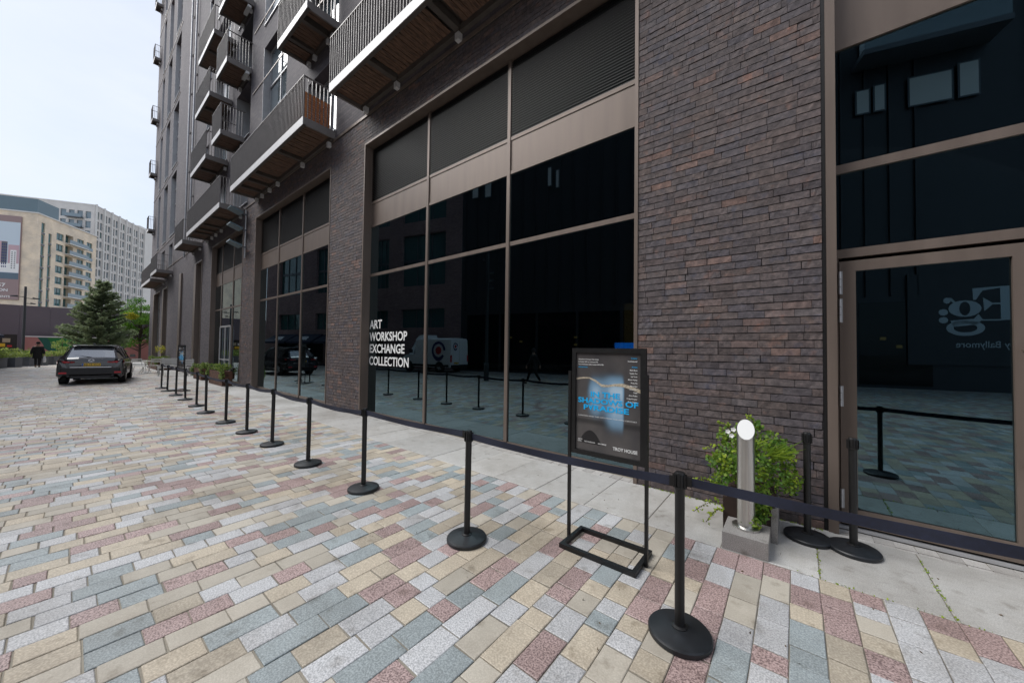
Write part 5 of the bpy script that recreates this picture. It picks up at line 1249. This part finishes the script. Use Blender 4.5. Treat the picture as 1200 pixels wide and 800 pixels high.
for x0 in (-22.2, -18.6, -14.9, -11.2):
    mb = MB(); mb.prism([(x0, .01, 2.95), (x0, 1.4, 2.2), (x0, 1.4, 2.0), (x0, .01, 2.6)], (3.3, 0, 0)); aw = part(mb, 'awning', 'awning', ob, local=True)
    mb = MB(); mb.raw([(x0+1.0, .5, 2.69), (x0+2.0, .5, 2.69), (x0+2.4, 1.1, 2.37), (x0+1.4, 1.1, 2.37)], [(0, 1, 2, 3)]); part(mb, 'awning_emblem', 'whitep', aw, local=True)
    mb = MB(); mb.box(x0, x0+3.3, .005, .03, .2, 2.5); part(mb, 'shop_window', 'shopglass', ob, local=True)
mb = MB(); mb.box(0.001, 22, -14, 0, 0, 16.2); mb.box(22.001, 36, -14, 0, 0, 21); bc = part(mb, 'black_cladding', 'blackclad', ob, local=True)
mb = MB()
for i in range(38):
    if not (26.2 < .3+.95*i < 29.6): mb.box(.3+.95*i, .38+.95*i, .0, .10, 4.6, 16 if .3+.95*i < 22 else 20.8)
part(mb, 'cladding_fins', 'blackclad', bc, local=True, kind='stuff')
for i in range(9):
    mb = MB(); mb.box(.6+2.9*i, 3.3+2.9*i, .004, .02, .15, 4.3); part(mb, 'shop_window', 'shopglass', bc, local=True)
for q, z in ((4.2, 2.5), (5.0, 2.2), (9.0, 2.5), (9.0, 2.0), (13.5, 2.1), (23.3, 2.3), (24.6, 2.4), (25.2, 2.0)):
    mb = MB(); mb.box(q, q+.22, .03, .05, z, z+.14); part(mb, 'lit_sconce', 'warm', bc, local=True)
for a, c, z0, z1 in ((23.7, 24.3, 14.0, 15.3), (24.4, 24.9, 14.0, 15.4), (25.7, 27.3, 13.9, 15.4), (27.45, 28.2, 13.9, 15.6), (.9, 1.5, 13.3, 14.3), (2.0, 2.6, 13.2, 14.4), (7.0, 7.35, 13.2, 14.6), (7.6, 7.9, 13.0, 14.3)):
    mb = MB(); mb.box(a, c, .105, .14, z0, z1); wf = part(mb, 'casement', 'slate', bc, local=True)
    mb = MB(); mb.box(a+.07, c-.07, .142, .15, z0+.07, z1-.07); part(mb, 'casement_sky_reflection', 'whitep', wf, local=True)  # white panel painted in place of sky reflected by the open casement
mb = MB(); mb.box(23.6, 28.6, .0, 1.3, 16.35, 16.6); ba = part(mb, 'balcony_slab', 'slate', bc, local=True)
mb = MB(); mb.box(23.65, 28.55, 1.26, 1.28, 16.601, 17.7); part(mb, 'balcony_glass', 'blueglass', ba, local=True)
for a in (23.9, 24.7, 25.9, 27.2, 27.9):
    mb = MB(); mb.box(a, a+.5, .11, .14, 16.7, 18.6); part(mb, 'balcony_door', 'whitep', bc, local=True)
mb = MB(); mb.box(25.6, 30.4, .0, .10, 1.2, 5.6); sg = part(mb, 'sign_panel', 'blackclad', bc, local=True)
def SG(x, y): return (29.05-(820-x)*.0035, .104, 3.31+(440-y)*.0049)
def ell(mb, cx, cy_, ro, ri, n=28, a0=0, a1=2*math.pi):
    for i in range(n):
        a, b = a0+(a1-a0)*i/n, a0+(a1-a0)*(i+1)/n
        mb.face([SG(cx+ri[0]*math.cos(a), cy_+ri[1]*math.sin(a)), SG(cx+ro[0]*math.cos(a), cy_+ro[1]*math.sin(a)), SG(cx+ro[0]*math.cos(b), cy_+ro[1]*math.sin(b)), SG(cx+ri[0]*math.cos(b), cy_+ri[1]*math.sin(b))])
mb = MB()
for q in ([(720, 125), (820, 122), (824, 440), (724, 440)], [(470, 136), (720, 125), (720, 138), (560, 160), (500, 245), (474, 245)], [(565, 225), (650, 278), (722, 278), (722, 292), (650, 292), (575, 355)], [(550, 432), (724, 432), (724, 444), (550, 444)]): mb.face([SG(*p) for p in q])
part(mb, 'sign_letter', 'sign', sg, local=True)
mb = MB(); ell(mb, 395, 326, (155, 78), (52, 66)); ell(mb, 398, 512, (182, 74), (112, 42))
mb.face([SG(*p) for p in ((260, 440), (480, 425), (520, 380), (560, 432), (500, 480), (280, 500))]); mb.face([SG(*p) for p in ((310, 262), (270, 222), (235, 218), (250, 232), (285, 270))])
ell(mb, 228, 245, (36, 28), (0, 0)); ell(mb, 190, 358, (45, 30), (0, 0)); ell(mb, 190, 434, (45, 30), (0, 0)); part(mb, 'sign_letter', 'sign', sg, local=True)
tx = text('by Ballymore', .42, 'sign_lettering', 'sign', sg, (0, 0, 0), bold=.005, depth=.002, local=True)
tx.data.transform(Matrix.Translation((29.15, .104, 2.05)) @ Matrix.Rotation(R(180), 4, 'Z') @ Matrix.Diagonal((.86, 1, 1, 1)))
